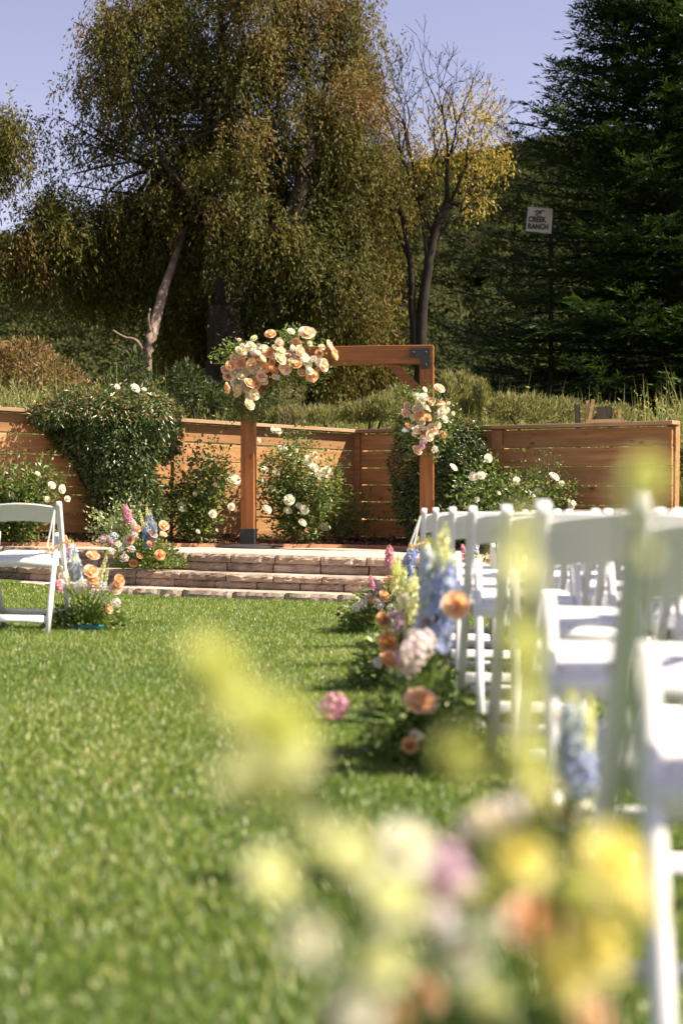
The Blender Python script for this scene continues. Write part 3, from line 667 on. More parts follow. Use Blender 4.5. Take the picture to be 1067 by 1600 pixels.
# --- arch flowers: left swag
sw = thing('floral_swag', 'large peach and cream rose swag on the top left corner of the arch', 'flowers', P(425, 590, 14.9))
SWAG = [(423,521,18,'peach',0),(480,519,20,'blush',0),(515,538,15,'blush',1),(523,552,17,'peach',1),(377,548,16,'cream',0),(392,541,15,'white',0),(398,546,13,'white',0),
 (367,559,14,'blush',0),(382,554,13,'peach',0),(404,560,17,'blush',0),(420,551,16,'peach',0),(412,545,14,'white',0),(437,537,17,'blush',0),(440,548,14,'cream',0),(439,560,18,'cream',0),
 (425,566,10,'caramel',0),(445,576,20,'blush',0),(428,578,18,'peach',0),(416,574,15,'peach',0),(405,578,12,'cream',0),(393,570,18,'blush',0),(376,567,19,'peach',0),(361,571,13,'peach',0),
 (353,577,16,'blush',0),(368,582,17,'cream',0),(384,580,14,'cream',0),(377,588,12,'cream',0),(370,597,19,'white',0),(371,606,16,'cream',0),(391,598,16,'peach',0),(400,596,20,'peach',0),
 (409,588,17,'blush',0),(355,606,17,'peach',2),(391,619,15,'cream',0),(398,616,15,'cream',0),(391,631,16,'cream',0),(464,535,15,'peach',0),(470,549,19,'blush',0),(463,569,15,'caramel',0),
 (479,563,22,'white',0),(507,571,21,'blush',0),(500,566,15,'white',0),(473,582,15,'blush',0),(488,587,17,'peach',0),(499,552,12,'peach',0),(452,553,13,'pale',0),(459,558,14,'mauve',0),
 (430,543,10,'cream',0),(412,560,10,'cream',0),(356,588,12,'blush',0),(384,608,13,'white',0),(452,568,10,'cream',0),(434,590,9,'paleblue',0),(458,544,11,'white',0),(381,598,9,'mauve',0),(394,585,10,'paleblue',0),(413,596,11,'white',0),(394,551,10,'mauve',0),(483,576,11,'white',0),(490,560,11,'pale',0)]
for k in range(38):                      # small buds and filler between the big blooms
    q = SWAG[random.randrange(46)]; SWAG.append((q[0]+random.gauss(0, 10), q[1]+random.gauss(0, 9), random.uniform(6, 10.5), random.choice(['cream', 'white', 'blush', 'peach', 'white', 'pale', 'palelime', 'cream']), 0))
pairs = []
for (px, py, s, c, st) in SWAG:
    dep = 14.78+random.uniform(-.10, .10)
    if s > 15: dep -= .04
    p = P(px, py, dep); sz = s/FPX*dep*random.uniform(1.02, 1.28)
    f = toward_cam(p, .25, .55)
    if st == 1: f = Vector((.9, -.35, .35))
    if st == 2: f = Vector((-.9, -.35, -.1))
    if py < 530: f = Vector((random.uniform(-.2, .3), -.75, .6))
    if c in ROSE: bloom(sw, 'rose', random.choice(ROSE[c]), p, f, sz)
    else: bloom(sw, 'floret_cluster', random.choice(HEAD[c]), p, f, sz)
    hub = P(min(max(px, 375), 505)*.8+.2*430, 575+.15*(py-575), 15.0); pairs.append((hub-sw.location, p-sw.location))
part('stem', stems_mesh(pairs, .0035), sw)
tips, bases = [], []
for (a, b_) in ((345,552),(338,548),(330,560),(352,535),(460,512),(470,517),(445,523),(452,515),(490,525),(440,520),(400,650),(370,640),(355,650),(345,640),(410,640),(395,660),(380,655),(360,660),(525,560),(520,575),(480,600),(450,600),(430,605),(505,540),(350,625),(385,645),(365,650),(375,630)):
    tips.append(P(a, b_, 14.95+random.uniform(-.1, .15))); bases.append(P(430*.4+a*.6, 580*.4+b_*.6, 15.0))
pA, aA = sprigs(bases, tips, 46, 0.16)
zz = []
for _ in range(1300):
    px = random.uniform(352, 510); py = 573+random.gauss(0, 20)-abs(px-430)*.03; zz.append(P(px, py, 14.98+random.uniform(-.12, .12)))
for _ in range(420):
    zz.append(P(random.gauss(385, 17), random.uniform(585, 655), 15.0+random.uniform(-.12, .1)))
pA = np.concatenate([pA, np.array(zz)]); aA = np.concatenate([aA, norm(rdir(len(zz))+np.array([0, -.4, .1]))])
foliage_part(sw, pA, aA, rng.uniform(.03, .06, len(pA)), rng.uniform(.016, .028, len(pA)), M['florist'])
# --- arch flowers: right cluster
sw2 = thing('floral_cluster', 'blush and cream rose cluster tied halfway up the right arch post', 'flowers', P(662, 660, 14.75))
CLUS = [(687,606,15,'blush',0),(636,634,12,'blush',0),(634,645,15,'blush',0),(650,618,12,'white',0),(657,631,18,'white',0),(663,620,13,'white',0),(673,627,14,'peach',0),(650,639,13,'cream',0),
 (656,648,17,'peach',0),(669,652,12,'peach',0),(669,643,10,'cream',0),(691,645,18,'white',0),(695,654,12,'white',0),(690,633,13,'peach',0),(660,659,11,'cream',0),(659,668,11,'white',0),(651,672,13,'white',0),
 (648,678,10,'white',0),(676,671,17,'blush',0),(684,664,11,'cream',0),(672,680,16,'cream',0),(691,679,12,'peach',0),(671,663,10,'caramel',0),(660,676,10,'caramel',0),(661,688,14,'mauve',1),(659,697,12,'mauve',1),
 (652,703,17,'blush',0),(679,702,13,'pale',0),(637,664,9,'caramel',0),(643,667,10,'pale',0),(632,672,8,'paleblue',0),(683,648,12,'white',0),(645,652,10,'cream',0),(698,640,9,'cream',0),(666,636,9,'white',0)]
for k in range(20):
    q = CLUS[random.randrange(30)]; CLUS.append((q[0]+random.gauss(0, 8), q[1]+random.gauss(0, 9), random.uniform(6, 10), random.choice(['cream', 'white', 'blush', 'white', 'pale', 'palelime']), 0))
pairs = []
for (px, py, s, c, st) in CLUS:
    dep = 14.62+random.uniform(-.10, .08); p = P(px, py, dep); sz = s/FPX*dep*random.uniform(1.0, 1.2); f = toward_cam(p, .25, .5)
    if c in ROSE: bloom(sw2, 'rose', random.choice(ROSE[c]), p, f, sz)
    else: bloom(sw2, 'floret_cluster', random.choice(HEAD[c]), p, f, sz)
    pairs.append((P(664, 655, 14.78)-sw2.location, p-sw2.location))
part('stem', stems_mesh(pairs, .003), sw2)
tips, bases = [], []
for (a, b_) in ((625,600),(632,608),(640,612),(655,610),(620,660),(612,668),(628,690),(640,700),(700,690),(705,670),(700,625),(690,690),(670,712),(665,605),(615,650),(640,715),(680,715)):
    tips.append(P(a, b_, 14.75+random.uniform(-.1, .12))); bases.append(P(663*.5+a*.5, 655*.5+b_*.5, 14.78))
pA, aA = sprigs(bases, tips, 42, 0.15)
zz = [P(random.gauss(664, 20), random.gauss(660, 24), 14.78+random.uniform(-.1, .08)) for _ in range(900)]
pA = np.concatenate([pA, np.array(zz)]); aA = np.concatenate([aA, norm(rdir(len(zz))+np.array([0, -.4, .1]))])
foliage_part(sw2, pA, aA, rng.uniform(.03, .055, len(pA)), rng.uniform(.014, .026, len(pA)), M['florist'])

# --- ground arrangements
def arrangement(name, label, base, items, mrad, nleaf, mat=None, leaf=(.028, .055), tray=False, extra_up=0.10, lw=0.45):
    """items: (kind, colour, world point of the head, size)"""
    base = Vector(base); t = thing(name, label, 'flowers', base, group='flower arrangements along the aisle')
    if tray:
        b = MB(); rings = []
        for (r_, z_) in ((.09, 0), (.10, .03), (.095, .032), (.085, .012)):
            rings.append([Vector((r_*1.3*math.cos(k*math.pi/8), r_*math.sin(k*math.pi/8), z_)) for k in range(16)])
        b.loft(rings); part('tray', b.mesh('tray', M['teal'], True), t, (0, 0, .004), label='small teal plastic tray')
    pairs = []
    for (k, c, p, s) in items:
        p = Vector(p); root = base+Vector((random.uniform(-.05, .05), random.uniform(-.04, .04), .04)); dr = (p-root)
        if k == 'rose': bloom(t, 'rose', random.choice(ROSE[c]), p, toward_cam(p, .55, .5), s); pairs.append((root-base, p-base))
        elif k == 'head': bloom(t, 'floret_cluster', random.choice(HEAD[c]), p, toward_cam(p, .4, .4), s); pairs.append((root-base, p-base))
        else:
            src, L0 = {'stock': (STOCK, .30), 'delph': (DELPH, .46), 'bud': (BUDS, .34), 'snap': (SNAP, .34)}[k]
            d = dr.normalized()*.75+Vector((0, 0, .5)); d.normalize(); o = part('flower_spike', random.choice(src[c]), t, p-base-d*s, aim(d), s/L0); pairs.append((root-base, p-base-d*s*.6))
    if pairs: part('stem', stems_mesh(pairs, .0028), t)
    pA, aA = mound(base.x, base.y, base.z+.02, mrad[0], mrad[1], mrad[2], nleaf)
    foliage_part(t, pA, aA, rng.uniform(leaf[0], leaf[1], nleaf), rng.uniform(leaf[0]*lw, leaf[1]*lw, nleaf), mat or M['florist'])
    return t
def its(y, rows, jit=.06):
    out = []
    for r_ in rows:
        k, c, px, py, s = r_[:5]; d = y+(r_[5] if len(r_) > 5 else random.uniform(-jit, jit)); out.append((k, c, P(px, py, d), s))
    return out
# beside the left chair
arrangement('aisle_flowers', 'low flower arrangement with blue spire beside the lone left chair', (-1.575, 8.80, float(gz(-1.575, 8.80))), its(8.66, [
 ('delph', 'paleblue', 113, 842, .40, .1), ('delph', 'paleblue', 121, 868, .26, .05), ('stock', 'pink', 97, 835, .26, .08), ('stock', 'pink', 88, 905, .15, -.08), ('stock', 'mauve', 93, 845, .22, .1),
 ('rose', 'peach', 146, 867, .088), ('rose', 'peach', 143, 892, .094), ('rose', 'peach', 146, 905, .07), ('rose', 'blush', 182, 918, .09), ('rose', 'coral', 187, 907, .08), ('rose', 'peach', 171, 951, .06),
 ('head', 'white', 95, 885, .06), ('head', 'white', 98, 897, .075), ('head', 'pale', 94, 912, .07), ('head', 'white', 130, 910, .07), ('head', 'pale', 125, 922, .07), ('head', 'pale', 148, 925, .075), ('head', 'white', 165, 935, .05), ('head', 'pale', 182, 942, .075), ('head', 'white', 112, 915, .06), ('head', 'paleblue', 160, 915, .06), ('head', 'pale', 137, 915, .06),('head', 'caramel', 152, 915, .05),
 ('bud', 'palelime', 166, 858, .30, 0), ('bud', 'palelime', 170, 880, .22), ('snap', 'palelime', 105, 890, .2)]), (.25, .14, .17), 1500, leaf=(.02, .042), tray=True, lw=.6)
# on the left end of the steps
arrangement('step_flowers', 'peach rose and blue delphinium arrangement on the left end of the stone steps', (-1.72, 12.75, 0.205+0.035), its(12.5, [
 ('delph', 'blue', 236, 797, .42, .05), ('delph', 'blue', 226, 815, .34, 0), ('delph', 'blue', 243, 815, .3), ('stock', 'pink', 197, 788, .30, .2), ('stock', 'pale', 207, 812, .25), ('stock', 'mauve', 167, 836, .18), ('head', 'paleblue', 178, 838, .09), ('head', 'mauve', 160, 843, .08),
 ('rose', 'peach', 257, 821, .1), ('rose', 'peach', 240, 833, .085), ('rose', 'blush', 256, 834, .07), ('rose', 'peach', 204, 843, .085), ('rose', 'peach', 216, 826, .07), ('rose', 'coral', 251, 867, .1), ('rose', 'caramel', 209, 880, .08), ('rose', 'caramel', 237, 849, .08), ('rose', 'caramel', 219, 868, .06),
 ('head', 'pale', 195, 872, .09), ('head', 'pale', 206, 858, .08), ('head', 'white', 185, 850, .07), ('head', 'paleblue', 190, 856, .08), ('head', 'pale', 211, 836, .07), ('head', 'white', 175, 862, .07), ('head', 'paleblue', 197, 845, .08),
 ('bud', 'palelime', 228, 785, .35, .1), ('bud', 'palelime', 222, 795, .3)]), (.31, .24, .25), 2200, leaf=(.024, .046), lw=.6)
t_ = thing('variegated_spray', 'pale variegated leafy sprays at the back of the left step flowers', 'plant', (-2.05, 13.05, HP+0.04))
tips = [P(a, b_, 13.05+random.uniform(-.12, .12)) for a, b_ in ((140,800),(150,795),(160,805),(172,790),(180,785),(190,790),(200,780),(207,790),(137,820),(148,825),(165,815),(178,805),(188,800),(155,835),(214,792),(143,840))]
pA, aA = sprigs([Vector(t_.location)+Vector((random.uniform(-.05, .1), 0, .02))]*len(tips), tips, 46, .14)
foliage_part(t_, pA, aA, rng.uniform(.03, .055, len(pA)), rng.uniform(.016, .028, len(pA)), M['variegated'])
part('stem', stems_mesh([(Vector((0, 0, 0)), t-t_.location) for t in tips], .003), t_)
# right-hand aisle, from far to near
arrangement('aisle_flowers', 'farthest aisle arrangement on the right, pink stock and pale snapdragons by the steps', (0.27, 9.05, float(gz(.27, 9.0))), its(8.78, [
 ('stock', 'pink', 609, 852, .24, 0), ('snap', 'palelime', 619, 868, .34, -.05), ('snap', 'palelime', 630, 885, .3, -.1), ('stock', 'pink', 578, 898, .16, -.05), ('stock', 'mauve', 583, 905, .16), ('delph', 'blue', 643, 850, .34, .05), ('delph', 'blue', 650, 838, .36, .1), ('delph', 'paleblue', 640, 862, .3, .08),
 ('rose', 'peach', 601, 930, .085), ('rose', 'blush', 580, 935, .09), ('rose', 'peach', 604, 968, .08), ('rose', 'cream', 632, 940, .08), ('rose', 'coral', 655, 915, .09), ('head', 'pale', 565, 945, .09), ('head', 'white', 556, 950, .07), ('head', 'pale', 593, 945, .08), ('head', 'mauve', 590, 915, .08), ('head', 'white', 612, 950, .08), ('head', 'cream', 620, 925, .08), ('head', 'caramel', 607, 905, .07)]), (.28, .24, .28), 1800)
arrangement('aisle_flowers', 'aisle arrangement with orange ranunculus and mauve stock beside the fifth row', (0.27, 6.25, float(gz(.27, 6.25))), its(6.03, [
 ('rose', 'coral', 606, 1003, .10), ('rose', 'coral', 610, 1030, .095), ('rose', 'peach', 655, 1000, .07, .2), ('stock', 'mauve', 622, 955, .16), ('head', 'mauve', 617, 970, .11), ('head', 'mauve', 613, 1046, .08), ('stock', 'pale', 648, 975, .2), ('head', 'pale', 655, 1010, .10), ('head', 'pale', 643, 990, .1), ('snap', 'palelime', 627, 905, .34), ('snap', 'palelime', 640, 890, .36), ('snap', 'palelime', 660, 920, .3), ('head', 'pale', 632, 1060, .08), ('head', 'white', 590, 1035, .06), ('rose', 'caramel', 600, 968, .07), ('head', 'cream', 633, 940, .08)]), (.22, .20, .26), 1500)
arrangement('aisle_flowers', 'aisle arrangement with thick blue delphinium and peach roses in the middle of the picture', (0.25, 4.42, float(gz(.25, 4.42))), its(4.26, [
 ('delph', 'paleblue', 684, 838, .46, .1), ('delph', 'blue', 695, 858, .42, .05), ('delph', 'paleblue', 675, 862, .40, .12), ('delph', 'paleblue', 690, 845, .40, .15),
 ('rose', 'peach', 713, 945, .088, -.15), ('rose', 'peach', 657, 1094, .10, -.1), ('rose', 'caramel', 672, 965, .06, .1), ('stock', 'pink', 519, 1102, .085, -.1), ('head', 'pink', 521, 1103, .095, -.1), ('head', 'mauve', 507, 1106, .06, -.1), ('head', 'pink', 535, 1102, .06, -.1), ('head', 'pale', 645, 1020, .11), ('head', 'pale', 657, 1005, .11), ('head', 'pale', 640, 1042, .08), ('head', 'mauve', 632, 1030, .08), ('head', 'white', 666, 1100, .07), ('rose', 'caramel', 640, 1165, .05, -.05), ('head', 'cream', 650, 1150, .05),
 ('head', 'lime', 620, 830+60, .05, .1), ('snap', 'palelime', 690, 815, .28, .1)]), (.19, .18, .27), 1700, leaf=(.022, .045))
arrangement('aisle_flowers', 'blue and white aisle arrangement between the second and third rows, blurred', (0.42, 2.72, float(gz(.42, 2.72))), its(2.62, [
 ('head', 'blue', 905, 1200, .09), ('head', 'blue', 925, 1180, .08), ('head', 'paleblue', 895, 1165, .08), ('head', 'blue', 910, 1225, .08), ('head', 'white', 940, 1245, .07), ('head', 'white', 905, 1265, .06), ('head', 'paleblue', 945, 1265, .06), ('snap', 'pale', 885, 1075, .2), ('snap', 'palelime', 925, 1080, .2), ('head', 'pale', 880, 1120, .05), ('rose', 'cream', 880, 1275, .06), ('delph', 'paleblue', 905, 1075, .28)]), (.15, .14, .22), 500, leaf=(.025, .05))
# right end of the steps, seen between the chairs
arrangement('step_flowers', 'pink and peach arrangement at the right of the steps seen between the chair backs', (1.14, 12.35, 0.205-0.023), its(12.35, [
 ('head', 'pink', 725, 872, .10), ('head', 'pink', 733, 880, .10), ('head', 'mauve', 722, 884, .08), ('rose', 'cream', 747, 872, .09), ('rose', 'peach', 757, 880, .09), ('rose', 'blush', 740, 888, .09), ('head', 'blue', 738, 862, .08), ('stock', 'pink', 722, 850, .2), ('delph', 'paleblue', 745, 845, .3), ('rose', 'coral', 768, 872, .08)]), (.26, .22, .2), 600, tray=False)

# foreground arrangement right in front of the lens, standing in the aisle end
FB = Vector((0.16, 0.92, float(gz(.16, .92))))
fg = arrangement('foreground_flowers', 'strongly blurred near arrangement with yellow blooms and lime spikes at bottom right', FB, [], (.12, .12, .36), 380, leaf=(.03, .055), tray=False)
pairs = []
for (k, c, px, py, dep, s) in [
 ('rose', 'yellow', 815, 1335, .76, .040), ('rose', 'yellow', 962, 1345, .76, .040), ('rose', 'yellow', 932, 1478, .76, .042), ('rose', 'yellow', 880, 1515, .78, .040), ('rose', 'lime', 722, 1172, .74, 0.0300), ('head', 'yellow', 838, 1240, .76, .026), ('head', 'yellow', 1000, 1420, .74, .028), ('rose', 'lime', 900, 1400, .78, 0.0229), ('rose', 'lime', 765, 1400, .80, 0.0216),
 ('rose', 'palelime', 380, 1222, .64, .0235), ('rose', 'palelime', 432, 1372, .64, .0235), ('rose', 'white', 487, 1467, .64, .0235), ('rose', 'palelime', 552, 1330, .64, .0235), ('rose', 'palelime', 620, 1402, .64, .0235), ('rose', 'white', 638, 1322, .90, .036), ('rose', 'white', 722, 1490, .80, .030), ('rose', 'palelime', 765, 1570, .80, 0.0274), ('rose', 'white', 560, 1570, .64, .0235), ('rose', 'palelime', 600, 1500, .64, .0235),
 ('rose', 'lime', 330, 1025, .62, 0.0229), ('rose', 'lime', 350, 1065, .62, 0.0265), ('rose', 'palelime', 372, 1098, .72, 0.0294), ('rose', 'lime', 408, 1120, .62, 0.0265), ('rose', 'lime', 448, 1135, .62, 0.0265), ('rose', 'palelime', 400, 1165, .73, 0.0216), ('rose', 'palelime', 455, 1175, .63, 0.0229), ('rose', 'lime', 440, 1225, .64, 0.0158), ('rose', 'palelime', 475, 1265, .75, 0.0216), ('rose', 'palelime', 505, 1310, .66, 0.0176), ('rose', 'lime', 1012, 742, .74, 0.0229), ('rose', 'palelime', 985, 772, .74, 0.0194), ('rose', 'palelime', 1005, 860, .75, 0.0158),
 ('head', 'mauve', 682, 1352, .98, .044), ('head', 'mauve', 704, 1375, 1.0, .044), ('head', 'mauve', 668, 1376, .99, .030), ('head', 'pale', 730, 1395, .98, .028), ('rose', 'peach', 838, 1440, 1.06, .052), ('rose', 'peach', 655, 1553, 1.0, .036), ('rose', 'blush', 918, 1592, .98, .050), ('head', 'cream', 757, 1285, 1.2, .04), ('head', 'pale', 790, 1275, 1.2, .04), ('head', 'pale', 735, 1298, 1.2, .034), ('head', 'paleblue', 590, 1460, .9, .026), ('head', 'blue', 890, 1565, 1.0, .03), ('head', 'pale', 680, 1440, .95, .03), ('head', 'caramel', 615, 1590, .9, .024), ('head', 'white', 770, 1450, .9, .024), ('head', 'paleblue', 700, 1460, .95, .024), ('rose', 'palelime', 817, 820, .75, 0.0158), ('rose', 'lime', 806, 850, .75, 0.0194), ('rose', 'palelime', 813, 885, .74, 0.0229), ('rose', 'palelime', 821, 925, .75, 0.0212), ('rose', 'lime', 812, 965, .76, 0.0194), ('rose', 'lime', 820, 1005, .74, 0.0212), ('rose', 'lime', 812, 1050, .74, 0.0194), ('rose', 'palelime', 821, 1095, .74, 0.0194), ('rose', 'palelime', 813, 1140, .74, 0.0194), ('rose', 'lime', 822, 1185, .74, 0.0212), ('rose', 'palelime', 811, 1215, .74, 0.0194)]:
    p = P(px, py, dep)
    bloom(fg, 'rose' if k == 'rose' else 'floret_cluster', random.choice((ROSE if k == 'rose' else HEAD)[c]), p, toward_cam(p, .3, .3), s)
    pairs.append((Vector((random.uniform(-.03, .03), random.uniform(-.03, .03), .2)), p-FB))
for pts_ in ([(335, 1015, .72), (380, 1100, .72), (450, 1170, .73), (520, 1330, .77), (620, 1560, .85)], [(816, 810, .75), (813, 1000, .75), (815, 1250, .77), (822, 1500, .84)], [(1012, 740, .74), (1003, 900, .75), (985, 1150, .77), (940, 1450, .84)]):
    b = MB(); b.tube([P(*q)-FB for q in pts_], [.0018]*len(pts_), 5); part('stem', b.mesh('stem', M['stem']), fg)
part('stem', stems_mesh(pairs, .0016), fg)

# ------------------------------------------------------------------ hanging script signs
def script_sign(label, anchor, left, size, tilt):
    """gold cursive word hung on two white ribbons"""
    anchor = Vector(anchor); left = Vector(left)
    t = thing('hanging_sign', label, 'sign', left, group='script signs hung on chair backs')
    strokes = [[(0,.62),(.02,.42),(.10,.45),(.12,.7),(.3,.95),(.55,.95),(.62,.7),(.5,.45),(.3,.42),(.26,.5)],[(.36,.9),(.3,.4),(.26,0)],[(.4,.45),(.55,.3),(.7,.12),(.85,.1),(.98,.22),(1.1,.42),(1.05,.52),(.95,.42),(.95,.2),(1.1,.1),(1.28,.2),(1.42,.5),(1.45,.32),(1.5,.15),(1.38,.08),(1.6,.15),(1.75,.4),(1.7,.52),(1.6,.4),(1.62,.18),(1.78,.1),(1.95,.45),(2.0,.48),(2.05,.42),(2.15,.45),(2.12,.2),(2.22,.1),(2.4,.48),(2.48,.12),(2.6,.45),(2.68,.5),(2.78,.2),(2.9,.42),(2.86,.52),(2.78,.4),(2.8,.16),(2.95,.1),(3.15,.4),(3.3,.5),(3.1,.42),(3.1,.15),(3.25,.12),(3.4,.5),(3.55,1.1),(3.45,.6),(3.45,.12),(3.6,.15)]]
    b = MB(); ca, sa = math.cos(tilt), math.sin(tilt); k = size/3.6
    for s in strokes:
        pts = []
        for i in range(len(s)-1):
            for q in range(3):
                p0 = s[max(i-1, 0)]; p1 = s[i]; p2 = s[i+1]; p3 = s[min(i+2, len(s)-1)]; u = q/3
                f = lambda a0, a1, a2, a3: .5*((2*a1)+(-a0+a2)*u+(2*a0-5*a1+4*a2-a3)*u*u+(-a0+3*a1-3*a2+a3)*u**3)
                pts.append((f(p0[0], p1[0], p2[0], p3[0]), f(p0[1], p1[1], p2[1], p3[1])))
        pts.append(s[-1]); b.tube([Vector((k*(x*ca-y*sa), 0, k*(x*sa+y*ca))) for x, y in pts], .0035, 5)
    part('lettering', b.mesh('lettering', M['brass'], True), t)
    for (ex, ez) in ((.45, .9), (1.1, .5)):
        e = Vector((k*(ex*ca-ez*sa), .002, k*(ex*sa+ez*ca))); a = anchor-t.location; b = MB(); wv = Vector((.0035, .001, 0))
        b.add([a-wv, a+wv, e+wv, e-wv, a-wv+Vector((0, .001, 0)), a+wv+Vector((0, .001, 0)), e+wv+Vector((0, .001, 0)), e-wv+Vector((0, .001, 0))], [(0,1,2,3),(7,6,5,4),(0,4,5,1),(1,5,6,2),(2,6,7,3),(3,7,4,0)])
        part('ribbon', b.mesh('ribbon', M['ribbon']), t)
script_sign('gold cursive word sign hung by white ribbon from the lone left chair', P(86, 797, 8.40), P(75, 868, 8.36), .155, .55)
script_sign('gold cursive word sign hung by white ribbon from the farthest right aisle chair', P(657, 806, 7.68), P(640, 858, 7.66), .10, .3)

# ------------------------------------------------------------------ rose shrubs
def rose_shrub(label, base, W, H, D, ncane, nleaf, blooms, sparse=1.0, tipd=None):
    base = Vector(base); t = thing('rose_shrub', label, 'shrub', base, group='white rose shrubs in the flower bed')
    b = MB(); pts = []; ax = []; nleaf = int(nleaf*2.1)
    for k in range(ncane):
        u = random.uniform(-1, 1); h = H*random.uniform(.45, 1.0)*(1-.35*u*u); tip = Vector((u*W*.5, random.uniform(-1, .6)*D*.5, h))
        mid = Vector((tip.x*.45, tip.y*.45, h*.6)); path = []
        for q in range(7):
            s = q/6; p = Vector((0, 0, 0))*(1-s)**2+mid*2*s*(1-s)+tip*s*s+Vector((random.gauss(0, .012), random.gauss(0, .012), 0)); path.append(p)
        b.tube(path, [.007*(1-.75*q/6) for q in range(7)], 5)
        nl = int(nleaf/ncane)
        for q in range(nl):
            s = .12+.88*random.random()**.8; i = min(int(s*6), 5); p = path[i].lerp(path[i+1], s*6-i); off = Vector((random.gauss(0, 1), random.gauss(0, 1), random.gauss(0, .8)))*.085*sparse*W**.3
            pts.append(p+off+base); d = off.normalized()+Vector((random.gauss(0, .5), random.gauss(0, .5)-.2, random.gauss(0, .4)+.1)); ax.append(d)
    part('cane', b.mesh('cane', M['twig']), t)
    pts = np.array(pts); foliage_part(t, pts, np.array(ax), rng.uniform(.032, .064, len(pts)), rng.uniform(.020, .038, len(pts)), M['rose_leaf'], nrm=norm(rng.normal(size=(len(pts), 3))*.7+np.array([.2, -.3, .7])))
    for (px, py, s, dd) in blooms:
        p = P(px, py, base.y-D*.35+dd); o = part('rose', random.choice(OPEN), t, p-base, aim(toward_cam(p, .5, .6)), s)
    return t
def bed_z(x, y): return HP+.02+.08*max(0, min(1, (y-float(edge_y(x)))/1.0))-.02*x
rose_shrub('white rose shrub just left of the left arch post', (-1.52, 15.12, bed_z(-1.52, 15.12)), .95, 1.12, .7, 22, 2300, [(285,792,.10,0),(305,772,.05,0),(333,803,.085,0),(362,792,.08,0),(366,748,.14,.1),(357,748,.1,.1),(337,757,.05,0),(255,783,.07,0),(310,830,.05,0)])
rose_shrub('tall white rose shrub between the arch posts, right of the left one', (-.50, 15.72, bed_z(-.5, 15.72)), .98, 1.28, .7, 26, 2900, [(414,733,.08,0),(409,752,.075,0),(426,762,.085,0),(432,738,.09,0),(452,781,.12,-.1),(418,795,.11,-.1),(476,796,.10,-.1),(473,816,.09,-.1),(482,720,.12,0),(500,742,.13,0),(508,738,.11,0),(491,730,.1,0),(512,733,.08,0),(463,703,.07,.1),(440,701,.08,.1),(447,699,.07,.1),(493,711,.08,0),(435,673,.08,.1),(428,672,.07,.1),(403,770,.06,0),(450,797,.08,0),(468,790,.08,0),(405,688,.05,0)])
rose_shrub('small sparse rose bush in the shade against the fence corner', (.02, 16.35, bed_z(.02, 16.35)), .75, .72, .4, 9, 480, [(513,791,.09,-.1),(507,823,.10,-.1),(520,790,.06,0)], 1.2)
rose_shrub('white rose shrub in front of the dark right fence, above the chair backs', (1.72, 14.75, bed_z(1.72, 14.75)), 1.45, .98, .8, 28, 2700, [(709,730,.085,0),(763,716,.09,0),(740,744,.10,0),(752,742,.09,0),(807,751,.08,0),(866,744,.11,0),(834,774,.10,0),(841,767,.07,0),(877,755,.06,.1),(893,785,.09,0),(892,790,.07,0),(779,770,.05,0),(765,793,.06,0),(745,780,.05,0)])
rose_shrub('low white rose shrub behind the lone left chair', (-3.2, 14.05, bed_z(-3.2, 14.05)), 1.15, .82, .7, 24, 2500, [(82,758,.075,0),(98,764,.085,0),(106,779,.06,0),(60,740,.05,0),(20,775,.07,0),(75,780,.06,0)])
# tall bare shoots of the right shrub and left shrubs
for (nm, lab, base, tips) in (('seedling_shoots', 'thin reddish shoots standing above the right rose shrub', P(846, 790, 14.7), ((832,705),(845,700),(850,698),(858,704),(868,708),(875,712),(838,715),(820,720),(884,735),(888,742),(862,700))),
                              ('seedling_shoots', 'thin pale shoots rising beside the left arch post against the sunlit fence', P(330, 790, 15.25), ((330,680),(336,672),(342,684),(325,695),(350,690),(318,712),(358,700),(344,705))),
                              ('seedling_shoots', 'thin leafy shoots against the fence at the far left', P(70, 800, 13.95), ((15,735),(30,728),(45,735),(60,722),(80,730),(95,735),(105,742),(112,722)))):
    t = thing(nm, lab, 'plant', base); b = MB(); pts, ax = [], []
    for (a, c) in tips:
        p = P(a, c, base.y+random.uniform(-.1, .1))-base; m = Vector((p.x*.7, p.y, p.z*.5)); path = [Vector((p.x*.15, 0, 0)), m, p]; b.tube(path, [.004, .003, .0018], 4, a=.8)
        for q in range(20):
            s = random.uniform(.3, 1); pp = (m.lerp(p, (s-.5)*2) if s > .5 else Vector((p.x*.15, 0, 0)).lerp(m, s*2)); pts.append(pp+base+Vector((random.gauss(0, .02), random.gauss(0, .02), random.gauss(0, .02)))); ax.append((random.gauss(0, 1), random.gauss(0, 1), random.gauss(.5, .6)))
    part('stem', b.mesh('stem', M['twig']), t)
    foliage_part(t, pts, np.array(ax), rng.uniform(.02, .045, len(pts)), rng.uniform(.010, .02, len(pts)), M['rose_leaf'])

